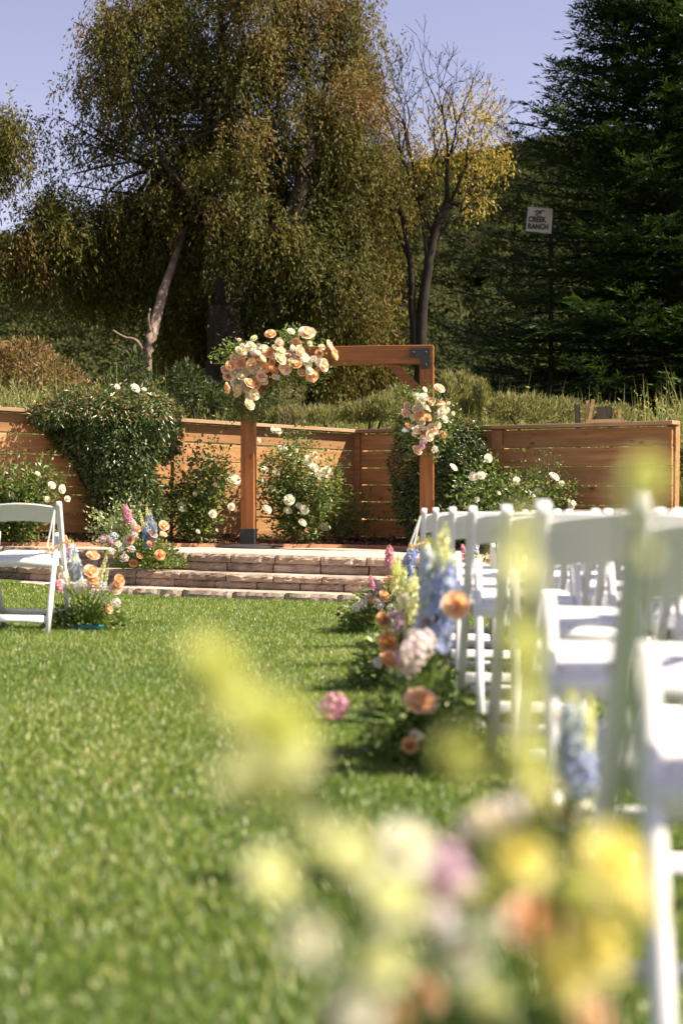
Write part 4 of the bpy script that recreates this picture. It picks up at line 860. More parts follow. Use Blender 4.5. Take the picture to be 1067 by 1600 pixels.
# ------------------------------------------------------------------ vines over the fence
def vine(label, blobs, base, n_, sz, flowers=()):
    base = Vector(base); t = thing('climbing_vine', label, 'vine', base, group='vines over the fence'); P_, A_, N_ = [], [], []
    vol = np.array([b_[3]*b_[4]*b_[5] for b_ in blobs])**.67; vol = vol/vol.sum()
    C = np.array([b_[:3] for b_ in blobs]); S = np.array([b_[3:] for b_ in blobs])
    for (cx, cy, cz, rx, ry, rz), f in zip(blobs, vol):
        m = int(n_*f); d = rdir(m); shell = 1-np.abs(rng.normal(0, .18, m)); lump = 1+.17*smoothn(d[:, 0]*3+cx*5, d[:, 2]*3+cz*5, 2.0, int(abs(cx)*100) % 50)
        p = np.array([cx, cy, cz])+d*np.array([rx, ry, rz])*(shell*lump)[:, None]
        P_.append(p); N_.append(norm(d/np.array([rx, ry, rz]))); A_.append(norm(d*.55+rdir(m)*.6+np.array([0, 0, -.45])))
    P_, A_, N_ = np.concatenate(P_), np.concatenate(A_), np.concatenate(N_)
    m = len(P_); V, F = leaves(P_-np.array(base), A_, rng.uniform(sz[0], sz[1], m), rng.uniform(sz[0]*.34, sz[1]*.34, m), nrm=norm(N_+rdir(m)*.5))
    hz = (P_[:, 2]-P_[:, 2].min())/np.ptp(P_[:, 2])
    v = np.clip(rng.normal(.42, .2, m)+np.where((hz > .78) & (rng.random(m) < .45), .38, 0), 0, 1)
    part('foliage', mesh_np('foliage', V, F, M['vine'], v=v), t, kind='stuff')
    b = MB()
    for k in range(5):
        bl = random.choice(blobs); b.tube([Vector((random.uniform(-.1, .1), 0, 0)), (Vector(bl[:3])-base)*.5+Vector((random.uniform(-.1, .1), 0, 0)), Vector(bl[:3])-base], [.018, .013, .006], 6)
    part('stem', b.mesh('stem', M['bark_dark']), t)
    for (px, py, s) in flowers: p = P(px, py, base.y-.15); part('rose', random.choice(OPEN), t, p-base, aim(toward_cam(p, .8, .4)), s)
    # loose shoots round the outline
    tips, bs = [], []
    for k in range(150):
        i = rng.choice(len(blobs), p=vol); d = rdir(1)[0]; d[1] = -abs(d[1])*.6; bs.append(C[i]+d*S[i]*.85); e_ = rng.uniform(.02, .13); tips.append(C[i]+d*S[i]*1.0+np.array([d[0]*e_, 0, d[2]*e_+.03]))
    pp, aa = sprigs(bs, tips, 10, .05); foliage_part(t, pp, aa, rng.uniform(sz[0], sz[1], len(pp)), rng.uniform(sz[0]*.33, sz[1]*.33, len(pp)), M['vine'], name='shoots')
    return t
vine('large rounded green vine spilling over the left fence', [(-2.58, 14.66, 1.76, .54, .40, .29), (-2.14, 14.80, 1.74, .46, .40, .33), (-2.92, 14.45, 1.76, .26, .30, .16), (-2.34, 14.66, 1.42, .47, .34, .42), (-2.24, 14.66, 1.0, .38, .30, .45), (-2.16, 14.66, .72, .36, .28, .30), (-2.46, 14.66, 1.62, .52, .34, .30), (-1.90, 14.98, 1.60, .22, .30, .32), (-2.64, 14.60, 1.55, .34, .28, .26)], (-2.25, 14.75, HP+.1), 30000, (.038, .072), ((212,606,.10),(184,604,.06),(226,608,.05)))
vine('dark green vine behind the flowers on the right arch post', [(1.0, 15.95, 1.70, .42, .32, .32), (.84, 15.98, 1.25, .30, .28, .55), (1.28, 15.75, 1.40, .34, .28, .42), (.95, 15.90, .85, .36, .28, .45), (1.36, 15.55, 1.0, .34, .28, .5)], (1.0, 15.95, HP+.1), 20000, (.035, .065))

# ------------------------------------------------------------------ trees
def bez(a, b_, c, n_=8): return [a*(1-t)**2+b_*2*t*(1-t)+c*t*t for t in [k/n_ for k in range(n_+1)]]
def limb(mbk, pts, r0, r1, n_=8, wob=.04):
    pts = [Vector(p) for p in pts]; out = []
    for i in range(len(pts)-1):
        for k in range(4):
            u = k/4; p0 = pts[max(i-1, 0)]; p1 = pts[i]; p2 = pts[i+1]; p3 = pts[min(i+2, len(pts)-1)]
            out.append(.5*((2*p1)+(p2-p0)*u+(2*p0-5*p1+4*p2-p3)*u*u+(3*p1-p0-3*p2+p3)*u**3)+Vector((random.gauss(0, wob), random.gauss(0, wob), random.gauss(0, wob)))*(r0+r1))
    out.append(pts[-1]); m = len(out); mbk.tube(out, [r0+(r1-r0)*k/(m-1) for k in range(m)], n_); return out
def weeping(n_, C, S, strand, nl, L, W, density=None, jitter=.035, tuft=None):
    """leaves hung along drooping strands that start inside the ellipsoids C,S"""
    C = np.array(C); S = np.array(S); vol = (S[:, 0]*S[:, 2]); vol = vol/vol.sum() if density is None else vol*density/(vol*density).sum()
    i = rng.choice(len(C), n_, p=vol); d = rdir(n_)*(rng.random(n_)**.40*rng.uniform(.85, 1.22, n_))[:, None]
    st = C[i]+d*S[i]
    if tuft:
        k = tuft[0]; tc = st[:k].copy(); tr = rng.uniform(.6, 1.3, k)*tuft[1]; j = rng.integers(0, k, n_); st = tc[j]+rng.normal(0, 1, (n_, 3))*tr[j][:, None]*np.array([1, 1, .75]); tj = rng.normal(0, .17, k)[j]
    ln = rng.uniform(strand[0], strand[1], n_); out = norm(np.stack([d[:, 0], d[:, 1], np.abs(d[:, 2])*.3], 1)+rng.normal(0, .25, (n_, 3)))
    s = (np.arange(nl)+rng.random((n_, nl)))/nl
    q = s[..., None]; P_ = st[:, None]+out[:, None]*(ln*.38)[:, None, None]*q+np.array([0, 0, -1])*(ln[:, None, None])*(q**1.7)
    P_ = P_+rng.normal(0, jitter, P_.shape)
    A_ = np.array([0, 0, -1])*(.35+1.1*q)+out[:, None]*.5+rng.normal(0, .45, P_.shape)
    tone = np.repeat(rng.normal(0, .08, n_)+(tj if tuft else 0), nl)
    P_ = P_.reshape(-1, 3); A_ = norm(A_.reshape(-1, 3)); m = len(P_)
    V, F = leaves(P_, A_, rng.uniform(L[0], L[1], m), rng.uniform(W[0], W[1], m), nrm=norm(rng.normal(size=(m, 3))*.62+np.array([.45, -.55, .35])))
    return V, F, tone
def px_blobs(lst, y, dy, tilt=0.0):
    s = y/FPX; C, S = [], []
    for (px, py, rx, ry) in lst:
        d = y+random.uniform(-dy, dy)+tilt*min(max((py-330)/230, 0), 1); p = P(px, py, d); C.append(tuple(p)); S.append((rx*s, max(rx, ry)*s*.9, ry*s))
    return C, S
YA = 25.0
A_bl = [(135,235,55,60),(98,330,52,42),(60,395,75,45),(150,410,85,55),(195,130,62,60),(240,40,85,70),(205,300,80,80),(290,200,85,85),(330,90,90,85),(345,-30,120,80),(430,60,100,90),(470,-50,110,70),(525,60,52,80),(420,200,95,95),(515,170,70,95),(300,350,95,80),(400,330,90,95),(480,300,85,95),(235,420,75,55),(330,455,90,65),(420,445,85,75),(500,410,65,85),(555,280,55,95),(290,500,50,55),(370,520,80,65),(450,520,75,75),(165,60,30,30),(520,500,50,70),(150,330,60,60),(310,560,45,45),(395,590,60,40)]
tA = thing('weeping_tree', 'huge brown-green weeping tree filling the upper left', 'tree', P(345, 665, YA))
tA.location.z = float(gz(tA.location.x, YA))
C, S = px_blobs(A_bl, YA, .8, 1.3)
dens = np.ones(len(C)); dens[:9] = .95; dens[1:4] = 1.7; dens[14:] = 1.15
V, F, tone = weeping(14500, C, S, (.30, 1.0), 20, (.06, .12), (.020, .036), dens, .045, (430, .25))
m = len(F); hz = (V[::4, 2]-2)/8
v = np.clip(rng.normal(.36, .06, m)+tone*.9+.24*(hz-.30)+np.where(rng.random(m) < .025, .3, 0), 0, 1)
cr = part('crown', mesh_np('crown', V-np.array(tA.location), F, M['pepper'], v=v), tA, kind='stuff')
b = MB(); lo = Vector(tA.location); g = lambda px, py, dy=0: P(px, py, YA+dy)-lo
g0 = g; g = lambda px, py, dy=0: g0(px, py, dy-.5)
base = Vector((0, 0, -.1))
limb(b, [base, g(352, 560), g(358, 470), g(378, 425)], .36, .26, 10)
limb(b, [g(374, 430), g(410, 385, -.1), g(455, 335, -.2), g(478, 255, -.2), g(485, 150, .2), g(470, 20, .5), g(460, -90, .6)], .22, .02, 8)
limb(b, [g(455, 335, -.2), g(462, 360, -.2), g(500, 280, .1), g(540, 190, .5)], .10, .008, 7)
limb(b, [g(360, 465), g(365, 380, .2), g(382, 300, .1), g(375, 230), g(350, 130, .3), g(345, 0, .4), g(350, -110, .5)], .19, .02, 8)
limb(b, [g(366, 380), g(320, 330, .1), g(260, 260), g(225, 190, 0), g(200, 110, .2)], .12, .010, 7)
limb(b, [g(320, 330, .3), g(250, 310, .5), g(180, 300, .6), g(120, 290, .7)], .05, .006, 6)
limb(b, [g(382, 300), g(425, 220), g(440, 120, .3), g(430, 0, .5), g(425, -90, .5)], .09, .01, 7)
limb(b, [g(260, 260), g(200, 250, .2), g(140, 225)], .05, .006, 6)
for k in range(46):
    i = random.randrange(len(C)); c = Vector(C[i])-lo; src = random.choice([g(370, 330), g(420, 250), g(350, 200), g(300, 310), g(460, 330), g(250, 260), g(370, 430)]); 
    if (c-src).length < 3.2: limb(b, [src, src.lerp(c, .5)+Vector((0, 0, .2)), c+Vector((random.uniform(-.5, .5), random.uniform(-.5, .5), random.uniform(-.2, .6)))], .045, .010, 5, .12)
part('trunk', b.mesh('trunk', M['bark_dark'], True), tA)
b = MB(); limb(b, [g(222, 640, -.9), g(224, 590, -.9), g(236, 530, -.9), g(252, 470, -.4), g(275, 400, .4), g(300, 330, .9)], .13, .05, 9)
limb(b, [g(228, 560, -.9), g(214, 533, -1.1), g(195, 527, -1.1), g(176, 516, -1.2)], .035, .016, 6)
limb(b, [g(236, 520, -.9), g(232, 498, -1.0), g(235, 482, -1.0)], .032, .012, 6)
part('trunk', b.mesh('trunk', M['bark_pale'], True), tA, label='slender pale grey-tan leaning trunk')

# golden weeping tree between the big tree and the yellow one
YD = 26.5
tD = thing('weeping_tree', 'golden-brown weeping tree right of the big one, strands hanging behind the arch', 'tree', P(487, 665, YD)); tD.location.z = float(gz(tD.location.x, YD))
C, S = px_blobs([(560,110,40,80),(570,200,45,80),(585,290,45,85),(590,380,36,80),(560,420,50,85),(520,500,48,70),(575,520,50,60),(595,470,28,60),(540,590,40,40),(595,570,35,40),(540,320,45,80),(470,560,30,50),(515,610,20,40)], YD, .6, .8)
V, F, tone = weeping(2700, C, S, (.3, 1.0), 20, (.06, .125), (.018, .034), None, .06, (150, .24)); m = len(F)
cr = part('crown', mesh_np('crown', V-np.array(tD.location), F, M['golden'], v=np.clip(rng.normal(.42, .11, m)+tone, 0, 1)), tD, kind='stuff')
b = MB(); lo = Vector(tD.location); g = lambda px, py, dy=0: P(px, py, YD+dy)-lo
limb(b, [Vector((0, 0, -.1)), g(487, 600), g(500, 500), g(545, 380), g(560, 260), g(560, 120)], .13, .03, 8)
limb(b, [g(545, 380), g(585, 330), g(610, 270)], .06, .02, 6)
part('trunk', b.mesh('trunk', M['bark_dark'], True), tD)

# yellow, half-bare tree
YB = 25.5
tB = thing('yellow_tree', 'half-bare tree with forked dark trunk and yellow leaves on its right side', 'tree', P(655, 665, YB)); tB.location.z = float(gz(tB.location.x, YB))
lo = Vector(tB.location); g = lambda px, py, dy=0: P(px, py, YB+dy)-lo
b = MB()
limb(b, [Vector((0, 0, -.1)), g(657, 560), g(658, 490), g(668, 420), g(680, 360), g(700, 320)], .12, .07, 9)
limb(b, [g(650, 560), g(644, 480), g(642, 420), g(628, 340), g(606, 280)], .085, .03, 8)
tipsB = []
def fork(p, d, L, r_, lev):
    n_ = 3; pts = [p]; q = p.copy(); dd = d.copy()
    for k in range(n_):
        dd = (dd+Vector((random.gauss(0, .16), random.gauss(0, .16), random.gauss(.05, .12)))).normalized(); q = q+dd*L/n_; pts.append(q.copy())
    b.tube(pts, [max(r_*(1-.4*k/n_), .004) for k in range(n_+1)], 5 if lev < 3 else 3)
    if lev >= 6: tipsB.append((pts[0], pts[-1])); return
    for k in range(2 if random.random() < .6 else 3):
        nd = (dd+Vector((random.gauss(0, .5), random.gauss(0, .5), random.gauss(.15, .35)))).normalized(); fork(q, nd, L*random.uniform(.60, .84), r_*.58, lev+1)
for (a, c, dx, L, r_) in ((668,420,(-.1,0,1),1.15,.055),(690,335,(.25,0,1),1.0,.05),(700,320,(.55,0,.8),.8,.04),(678,370,(-.45,0,.9),1.1,.045),(672,390,(.4,0,.8),.85,.035),(640,410,(-.35,0,.9),1.0,.035)):
    fork(g(a, c), Vector(dx).normalized(), L, r_, 1)
limb(b, [g(680, 360), g(690, 330), g(705, 318), g(716, 320)], .085, .05, 7)
limb(b, [g(705, 385, -.3), g(722, 372, -.3), g(738, 384, -.3), g(750, 378, -.3)], .02, .012, 5)
part('trunk', b.mesh('trunk', M['bark_dark'], True), tB)
C, S = px_blobs([(745,165,25,25),(755,210,32,38),(735,260,38,40),(765,240,25,30),(728,305,24,26),(715,190,22,40),(750,290,18,22),(708,275,18,26),(735,180,22,30),(780,225,14,22),(775,265,14,18),(705,235,18,40),(775,200,14,16),(690,190,26,50),(665,230,22,50)], YB, .5)
V, F, tone = weeping(360, C, S, (.12, .45), 9, (.06, .11), (.022, .04), None, .08, (70, .15)); m = len(F)
part('crown', mesh_np('crown', V-np.array(lo), F, M['yellow'], v=np.clip(rng.normal(.5, .22, m)+tone, 0, 1)), tB, kind='stuff')
C, S = px_blobs([(640,330,18,40),(655,260,22,50),(640,220,18,40)], YB, .5)
V, F, tone = weeping(130, C, S, (.2, .5), 14, (.05, .10), (.012, .022)); m = len(F)
part('crown', mesh_np('crown', V-np.array(lo), F, M['golden'], v=np.clip(rng.normal(.5, .22, m)+tone, 0, 1)), tB, kind='stuff', label='thin brownish drooping foliage')

# tree at the far left whose branch hangs into the picture
YC = 24.0
tC = thing('weeping_tree', 'drooping green branches of a tree reaching in at the left edge below the sky', 'tree', P(-120, 665, YC)); tC.location.z = float(gz(tC.location.x, YC))
C, S = px_blobs([(-5,195,30,28),(16,220,18,36),(-30,250,35,50),(-80,200,60,60),(-120,280,60,80),(30,245,9,34)], YC, .4)
V, F, tone = weeping(1100, C, S, (.25, .7), 20, (.06, .12), (.02, .036), None, .06, (80, .22)); m = len(F); lo = Vector(tC.location); g = lambda px, py, dy=0: P(px, py, YC+dy)-lo
part('crown', mesh_np('crown', V-np.array(lo), F, M['pepper'], v=np.clip(rng.normal(.38, .10, m)+tone, 0, 1)), tC, kind='stuff')
b = MB(); limb(b, [Vector((0, 0, -.1)), g(-120, 500), g(-110, 350), g(-100, 230), g(-110, 150)], .2, .06, 8); limb(b, [g(-110, 330), g(-60, 240), g(-10, 200), g(30, 210)], .07, .02, 6)
part('trunk', b.mesh('trunk', M['bark_dark'], True), tC)

# the dark conifer on the right
def conifer():
    YE = 29.0; SC = 1.42; t = thing('conifer_tree', 'tall dark green conifer with feathery sprays filling the right side', 'tree', P(1048, 640, YE)); t.location.z = float(gz(t.location.x, YE))-.4
    t.scale = (SC,)*3; lo = np.array(t.location); b = MB(); Ht = 9.6
    limb(b, [(0, 0, -.1), (.02, 0, 2), (.0, 0, 4), (-.02, .02, 6.5), (0, 0, Ht)], .26, .03, 10, .05)
    Pn, An, Nn, Tn = [], [], [], []
    nb = 470
    for k in range(nb):
        z = .55+(Ht-.8)*((k+random.random())/nb)**1.05; a = k*2.399+random.uniform(-.3, .3); f = z/Ht
        L = (3.85*(1-f)**.98)*random.uniform(.70, 1.06)+.12*(1.0 if f > .12 else .8+1.2*f)
        if math.cos(a) > .25 and math.sin(a) > .3: L *= .75
        hd = Vector((math.cos(a), math.sin(a), 0)); up = random.uniform(.10, .38) if f > .35 else random.uniform(-.05, .25)
        pts = []
        for q in range(7):
            s = q/6; pts.append(Vector((0, 0, z))+hd*L*s+Vector((0, 0, L*(up*s-.30*s*s+.22*s**3.2))))
        b.tube(pts, [.028*(1-f*.5)*(1-.85*q/6)+.003 for q in range(7)], 4)
        sidev = Vector((-hd.y, hd.x, 0)); ns = int(10+L*9.5)
        for q in range(ns):
            s = .16+.84*(q+random.random())/ns; i = min(int(s*6), 5); p = pts[i].lerp(pts[i+1], s*6-i); tg = (pts[i+1]-pts[i]).normalized()
            sg = 1 if q % 2 else -1; bl = (.20+.42*(1-s)**.7)*random.uniform(.7, 1.25)*(.8+.2*min(L, 2)); 
            d = (tg*random.uniform(.55, 1.0)+sidev*sg*random.uniform(.5, 1.0)+Vector((0, 0, random.gauss(.10, .28)))).normalized(); nl = int(6+bl*24); u = (np.arange(nl)+.5)/nl
            pp = np.array(p)[None]+np.array(d)[None]*(u*bl)[:, None]+np.array([0, 0, -.10])[None]*(u**2*bl)[:, None]
            sd = np.array(d.cross(Vector((0, 0, 1))).normalized()); sgn = np.where(np.arange(nl) % 2, 1, -1)[:, None]
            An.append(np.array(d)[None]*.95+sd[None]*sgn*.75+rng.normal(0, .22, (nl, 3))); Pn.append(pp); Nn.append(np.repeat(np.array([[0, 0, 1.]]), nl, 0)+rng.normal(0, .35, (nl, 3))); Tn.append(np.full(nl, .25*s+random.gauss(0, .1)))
    Pn, An, Nn, Tn = map(np.concatenate, (Pn, An, Nn, Tn)); m = len(Pn)
    V, F = leaves(Pn, An, rng.uniform(.07, .14, m), rng.uniform(.022, .038, m), nrm=norm(Nn))
    part('trunk', b.mesh('trunk', M['bark_dark'], True), t)
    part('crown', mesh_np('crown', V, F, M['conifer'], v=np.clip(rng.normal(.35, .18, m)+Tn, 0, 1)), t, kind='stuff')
    print('conifer leaves', m)
random.seed(23); rng = np.random.default_rng(23)
conifer()

# shrubs behind the fence
def shrub(label, blobs, y, n_, mat, sz, up=.3, name='wild_shrub', wf=.38):
    C, S = px_blobs(blobs, y, .5); C = np.array(C); S = np.array(S); bx = float(np.mean(C[:, 0])); t = thing(name, label, 'shrub', (bx, y, float(gz(bx, y))), group='wild shrubs beyond the fence')
    vol = S[:, 0]*S[:, 2]; i = rng.choice(len(C), n_, p=vol/vol.sum()); d = rdir(n_); rr = rng.uniform(.35, 1.0, n_)**.6
    rr = rr*(1+.2*smoothn(d[:, 0]*4+i, d[:, 2]*4+i*2., 2.5, 4))
    p = C[i]+d*S[i]*rr[:, None]; V, F = leaves(p-np.array(t.location), norm(d*.6+rdir(n_)*.6+np.array([0, 0, up])), rng.uniform(sz[0], sz[1], n_), rng.uniform(sz[0]*wf*.9, sz[1]*wf, n_))
    part('crown', mesh_np('crown', V, F, mat, v=np.clip(rng.normal(.45, .22, n_), 0, 1)), t, kind='stuff'); b = MB()
    for k in range(6): c = Vector(random.choice(C.tolist()))-t.location; b.tube([Vector((c.x*.4+random.uniform(-.1, .1), 0, -.05)), c*.6, c], [.04, .025, .01], 5)
    part('trunk', b.mesh('trunk', M['bark_dark']), t)
shrub('broad brown flowering shrub behind the fence at the left edge', [(20,590,60,50),(75,600,55,45),(110,620,40,40),(-30,580,60,60),(40,560,50,35),(130,650,40,40),(10,650,60,40),(70,650,60,40)], 21.0, 11000, M['shrub_brown'], (.05, .11))
shrub('bright green leafy shrub beside the pale trunk', [(205,570,24,26),(190,600,30,24),(225,610,30,30),(250,640,40,30),(200,640,40,30)], 22.0, 2600, M['shrub_green'], (.07, .14))
shrub('shaded green undergrowth behind the fence below the big tree', [(290,600,30,35),(320,625,36,35),(270,640,30,30),(360,640,40,30),(410,645,40,28)], 20.5, 4200, M['shrub_green'], (.05, .11))
shrub('pale sage-coloured bush right of the arch', [(700,618,16,32),(735,622,18,30),(765,645,20,18),(680,645,20,18),(715,640,26,20),(752,622,10,26),(722,610,10,26)], 21.5, 11000, M['sage'], (.05, .13), 1.2, wf=.24)
shrub('olive scrub between the arch posts beyond the fence', [(600,640,34,20),(560,648,30,16),(640,636,28,24),(620,630,24,24),(500,652,34,14),(450,652,30,14),(580,645,30,16)], 21.0, 9000, M['sage'], (.05, .13), 1.2, wf=.24)
shrub('low pale scrub under the conifer', [(830,640,40,22),(880,645,34,20),(790,640,30,24),(960,650,30,16),(930,650,30,12)], 18.6, 4000, M['sage'], (.05, .10), 1.0, wf=.25)
shrub('green bush past the open end of the right fence', [(1085,720,22,40),(1095,770,26,50),(1110,690,28,30)], 15.4, 2200, M['shrub_green'], (.04, .08), .5)

# tall meadow grass beyond the fence
def meadow():
    n_ = 30000; x = rng.uniform(-6, 7, n_); y = np.maximum(fence_y(x), 11)+.45+rng.random(n_)**.8*6.5
    keep = smoothn(x, y, 1.5, 21)+rng.random(n_) > .25; x, y = x[keep], y[keep]; n_ = len(x)
    pos = np.stack([x, y, gz(x, y)-.02], 1); h = rng.uniform(.3, .95, n_)*(1+.4*smoothn(x, y, .9, 5))*(1+.35*(rng.random(n_) < .12))
    ax = norm(rng.normal(size=(n_, 3))*.22+np.array([0, 0, 1])); V, F = leaves(pos, ax, h, rng.uniform(.010, .024, n_))
    # seed heads / side leaves
    k = 3; tp = np.repeat(pos+ax*(h*.75)[:, None], k, 0)+rng.normal(0, .03, (n_*k, 3)); ax2 = norm(rng.normal(size=(n_*k, 3))*.7+np.array([0, 0, .6])); V2, F2 = leaves(tp, ax2, rng.uniform(.05, .11, n_*k), rng.uniform(.012, .026, n_*k))
    Vt = np.concatenate([V, V2]); Ft = np.concatenate([F, F2+len(V)]); v = np.concatenate([rng.normal(.45, .22, n_), rng.normal(.6, .22, n_*k)])
    single('meadow_grass', mesh_np('meadow_grass', Vt, Ft, M['weeds'], v=np.clip(v, 0, 1)), 'tall dry meadow grass and weeds growing behind the fence', 'grass', kind='stuff')
meadow()
# dry stalks behind the arch
ts = thing('dry_stalks', 'clump of tall dry straw-coloured stalks behind the left half of the arch', 'plant', P(450, 650, 20.0)); b = MB(); pts, ax = [], []
for k in range(17):
    px = random.uniform(420, 490); tip = P(px+random.uniform(-8, 8), random.uniform(572, 610), 20+random.uniform(-.3, .3))-ts.location; b.tube([Vector((tip.x*.7, 0, -.25)), tip*.6, tip], [.004, .003, .002], 4)
    for q in range(22): s = random.uniform(.35, 1); pts.append(tip*s+ts.location+Vector((random.gauss(0, .03), random.gauss(0, .03), 0))); ax.append((random.gauss(0, .5), random.gauss(0, .5), random.gauss(.6, .5)))
part('stem', b.mesh('stem', M['twig']), ts); foliage_part(ts, pts, np.array(ax), rng.uniform(.04, .09, len(pts)), rng.uniform(.01, .02, len(pts)), M['weeds'])

# ------------------------------------------------------------------ things behind the right fence, ranch sign
tb = thing('wooden_trestle', 'weathered pale timber trestle standing behind the right fence', 'trestle', P(930, 655, 17.6)); lo = Vector(tb.location); g = lambda px, py, dy=0: P(px, py, 17.6+dy)-lo
def plank(nm, a, c, wd, th, mat):
    b = MB(); a, c = Vector(a), Vector(c); d = (c-a).normalized(); s_ = d.cross(Vector((0, 1, 0))).normalized()*wd/2; f = Vector((0, th/2, 0))
    b.loft([[a-s_-f, a+s_-f, a+s_+f, a-s_+f], [c-s_-f, c+s_-f, c+s_+f, c-s_+f]]); part(nm, b.mesh(nm, mat), tb)
plank('leg', g(915, 700), g(917, 626), .035, .05, M['pale_wood']); plank('leg', g(914, 690, -.02), g(926, 624, -.02), .04, .04, M['pale_wood']); plank('rail', g(914, 660, -.06), g(974, 657, -.06), .055, .05, M['pale_wood']); plank('leg', g(972, 700), g(966, 640), .035, .05, M['pale_wood'])
plank('rail', g(932, 648, .05), g(954, 646, .05), .19, .03, M['grey_wood']); plank('leg', g(904, 700, .3), g(901, 632, .3), .06, .06, M['grey_wood']); plank('leg', g(953, 700, .2), g(952, 636, .2), .05, .05, M['grey_wood'])

YS = 28.15
sg = thing('ranch_sign', 'white board sign with black block letters on a tall post, half hidden by conifer', 'sign', P(845, 640, YS)); sg.location.z = float(gz(sg.location.x, YS)); lo = Vector(sg.location)
def sg_board():
    q = [P(825, 323, YS)-lo, P(863, 326, YS)-lo, P(861, 365, YS)-lo, P(821, 361, YS)-lo]; f = Vector((0, .03, 0)); b = MB()
    b.add([*q, *[p+f for p in q]], [(3,2,1,0),(4,5,6,7),(0,1,5,4),(1,2,6,5),(2,3,7,6),(3,0,4,7)]); return part('board', b.mesh('board', M['sign_white']), sg)
bd = sg_board()
b = MB(); b.cbox((.16, .05, -.1), (.25, .14, P(845, 366, YS).z-lo.z+.3), .01); part('post', b.mesh('post', M['bark_dark']), sg)
for txt, px, py in (('CREEK', 825, 346), ('RANCH', 824, 357)):
    cu = bpy.data.curves.new('lettering', 'FONT'); cu.body = txt; cu.size = 12.5/FPX*YS; cu.extrude = .004; cu.offset = .005; cu.space_character = 1.0
    cu.materials.append(M['sign_black']); tmp = bpy.data.objects.new('tmp', cu); col.objects.link(tmp); bpy.context.view_layer.update(); me = bpy.data.meshes.new_from_object(tmp.evaluated_get(bpy.context.evaluated_depsgraph_get())); bpy.data.objects.remove(tmp); me.name = 'lettering'; o = bpy.data.objects.new('lettering', me); col.objects.link(o); o.parent = bd; o.location = P(px, py, YS-.012)-lo; o.rotation_euler = (R(90), R(2), 0); o.scale = (.74, .92, 1)
b = MB(); e = lambda px, py: P(px, py, YS-.008)-lo          # dark brush mark above the words, only partly seen
for pts_ in ([(835,331),(840,329),(845,332),(843,336)],[(840,334),(846,329),(850,330)],[(836,335),(841,338),(838,332)]): b.tube([e(*q) for q in pts_], .012, 5)
part('emblem', b.mesh('emblem', M['sign_black']), bd)

# ------------------------------------------------------------------ hills and their wood
HX = np.array([-600, 0, 200, 420, 560, 700, 830, 1067, 1700]); HYp = np.array([405, 405, 392, 350, 312, 278, 254, 236, 205])
def hill_z(x, y):
    px = x/np.maximum(y, 1)*FPX+533.5; rz_ = EYE+(800-np.interp(px, HX, HYp)-14)*210/FPX
    f = np.clip((y-48)/(210-48), 0, 1); f = f*f*(3-2*f)*.45+f*.55; back = np.clip((y-210)/200, 0, 1)
    return 3.2+(rz_-3.2)*f*(1-.7*back)+2.2*smoothn(x*.05, y*.05, 1.2, 8)*f*(1-f)*2.2-np.where(y < 50, 2.5, 0)
hx = np.linspace(-170, 190, 121); hy = np.linspace(44, 330, 100); gx, gy = np.meshgrid(hx, hy); V = np.stack([gx, gy, hill_z(gx, gy)], -1).reshape(-1, 3)
ii, jj = np.meshgrid(np.arange(120), np.arange(99)); b0 = (jj*121+ii).ravel(); F = np.stack([b0, b0+1, b0+122, b0+121], 1)
single('hill', mesh_np('hill', V, F, M['hill'], smooth=True), kind='structure')
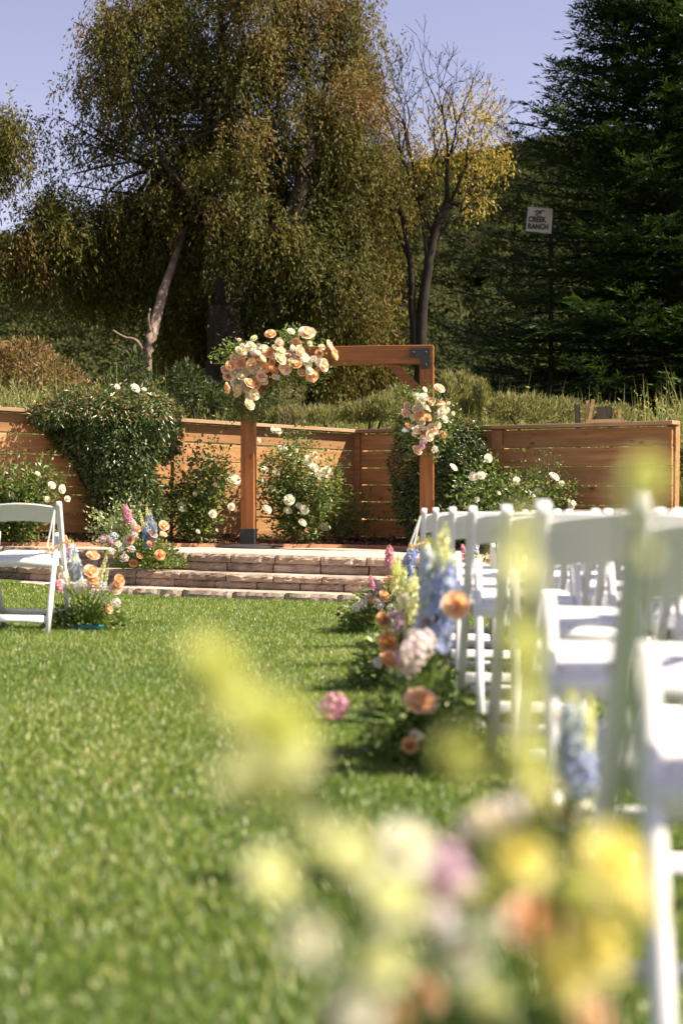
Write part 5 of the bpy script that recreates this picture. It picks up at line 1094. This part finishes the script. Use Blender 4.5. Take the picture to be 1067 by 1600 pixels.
def hill_wood():
    src = bpy.data.collections.new('hill_crowns')
    for k in range(7):
        q = 1500; d = rdir(q); d[:, 2] = np.abs(d[:, 2])*1.1-.2; lump = 1+.34*smoothn(d[:, 0]*2.6+k*3, d[:, 1]*2.6+d[:, 2]*2.2+k, 1.6, 60+k)
        p = d*(lump*rng.uniform(.80, 1.03, q))[:, None]*np.array([1, 1, .85]); sz_ = rng.uniform(.06, .135, q)
        V, F = leaves(p, norm(np.cross(d, rdir(q))+d*.3), sz_, sz_*.8, nrm=norm(d*1.5+rdir(q)*.5))
        src.objects.link(bpy.data.objects.new('crown', mesh_np('crown', V, F, M['hilltree'], v=np.clip(rng.normal(.42, .16, q), 0, 1))))
    nT = 1500; y = 52+(225-52)*rng.random(nT)**.85; x = rng.uniform(-.31, .32, nT)*y; r_ = rng.uniform(1.3, 3.3, nT)*(.5+y/300); z = hill_z(x, y)+r_*.3
    me = bpy.data.meshes.new('hill_wood'); me.vertices.add(nT); me.vertices.foreach_set('co', np.stack([x, y, z], 1).astype(np.float32).ravel())
    a = me.attributes.new('size', 'FLOAT', 'POINT'); a.data.foreach_set('value', r_.astype(np.float32))
    o = single('hill_wood', me, 'dense oak scrub covering the hillside behind the trees', 'wood', kind='stuff')
    g = bpy.data.node_groups.new('scatter', 'GeometryNodeTree'); g.interface.new_socket('Geometry', in_out='INPUT', socket_type='NodeSocketGeometry'); g.interface.new_socket('Geometry', in_out='OUTPUT', socket_type='NodeSocketGeometry')
    N = g.nodes.new; gi = N('NodeGroupInput'); go = N('NodeGroupOutput'); m2p = N('GeometryNodeMeshToPoints'); iop = N('GeometryNodeInstanceOnPoints'); ci = N('GeometryNodeCollectionInfo'); na = N('GeometryNodeInputNamedAttribute'); rv = N('FunctionNodeRandomValue')
    ci.inputs[0].default_value = src; ci.inputs['Separate Children'].default_value = True; ci.inputs['Reset Children'].default_value = True
    na.data_type = 'FLOAT'; na.inputs['Name'].default_value = 'size'; rv.data_type = 'FLOAT_VECTOR'; rv.inputs[0].default_value = (-.15, -.15, 0); rv.inputs[1].default_value = (.15, .15, 6.28); iop.inputs['Pick Instance'].default_value = True
    K = g.links.new; K(gi.outputs[0], m2p.inputs[0]); K(m2p.outputs[0], iop.inputs['Points']); K(ci.outputs[0], iop.inputs['Instance']); K(na.outputs[0], iop.inputs['Scale']); K(rv.outputs[0], iop.inputs['Rotation']); K(iop.outputs[0], go.inputs[0])
    o.modifiers.new('scatter', 'NODES').node_group = g
hill_wood()
tot = 0
for o in sc.objects:
    if o.type == 'MESH': tot += sum(len(p.vertices)-2 for p in o.data.polygons) if len(o.data.polygons) < 3000 else len(o.data.loops)-2*len(o.data.polygons)
print('triangles', tot, 'objects', len(sc.objects))
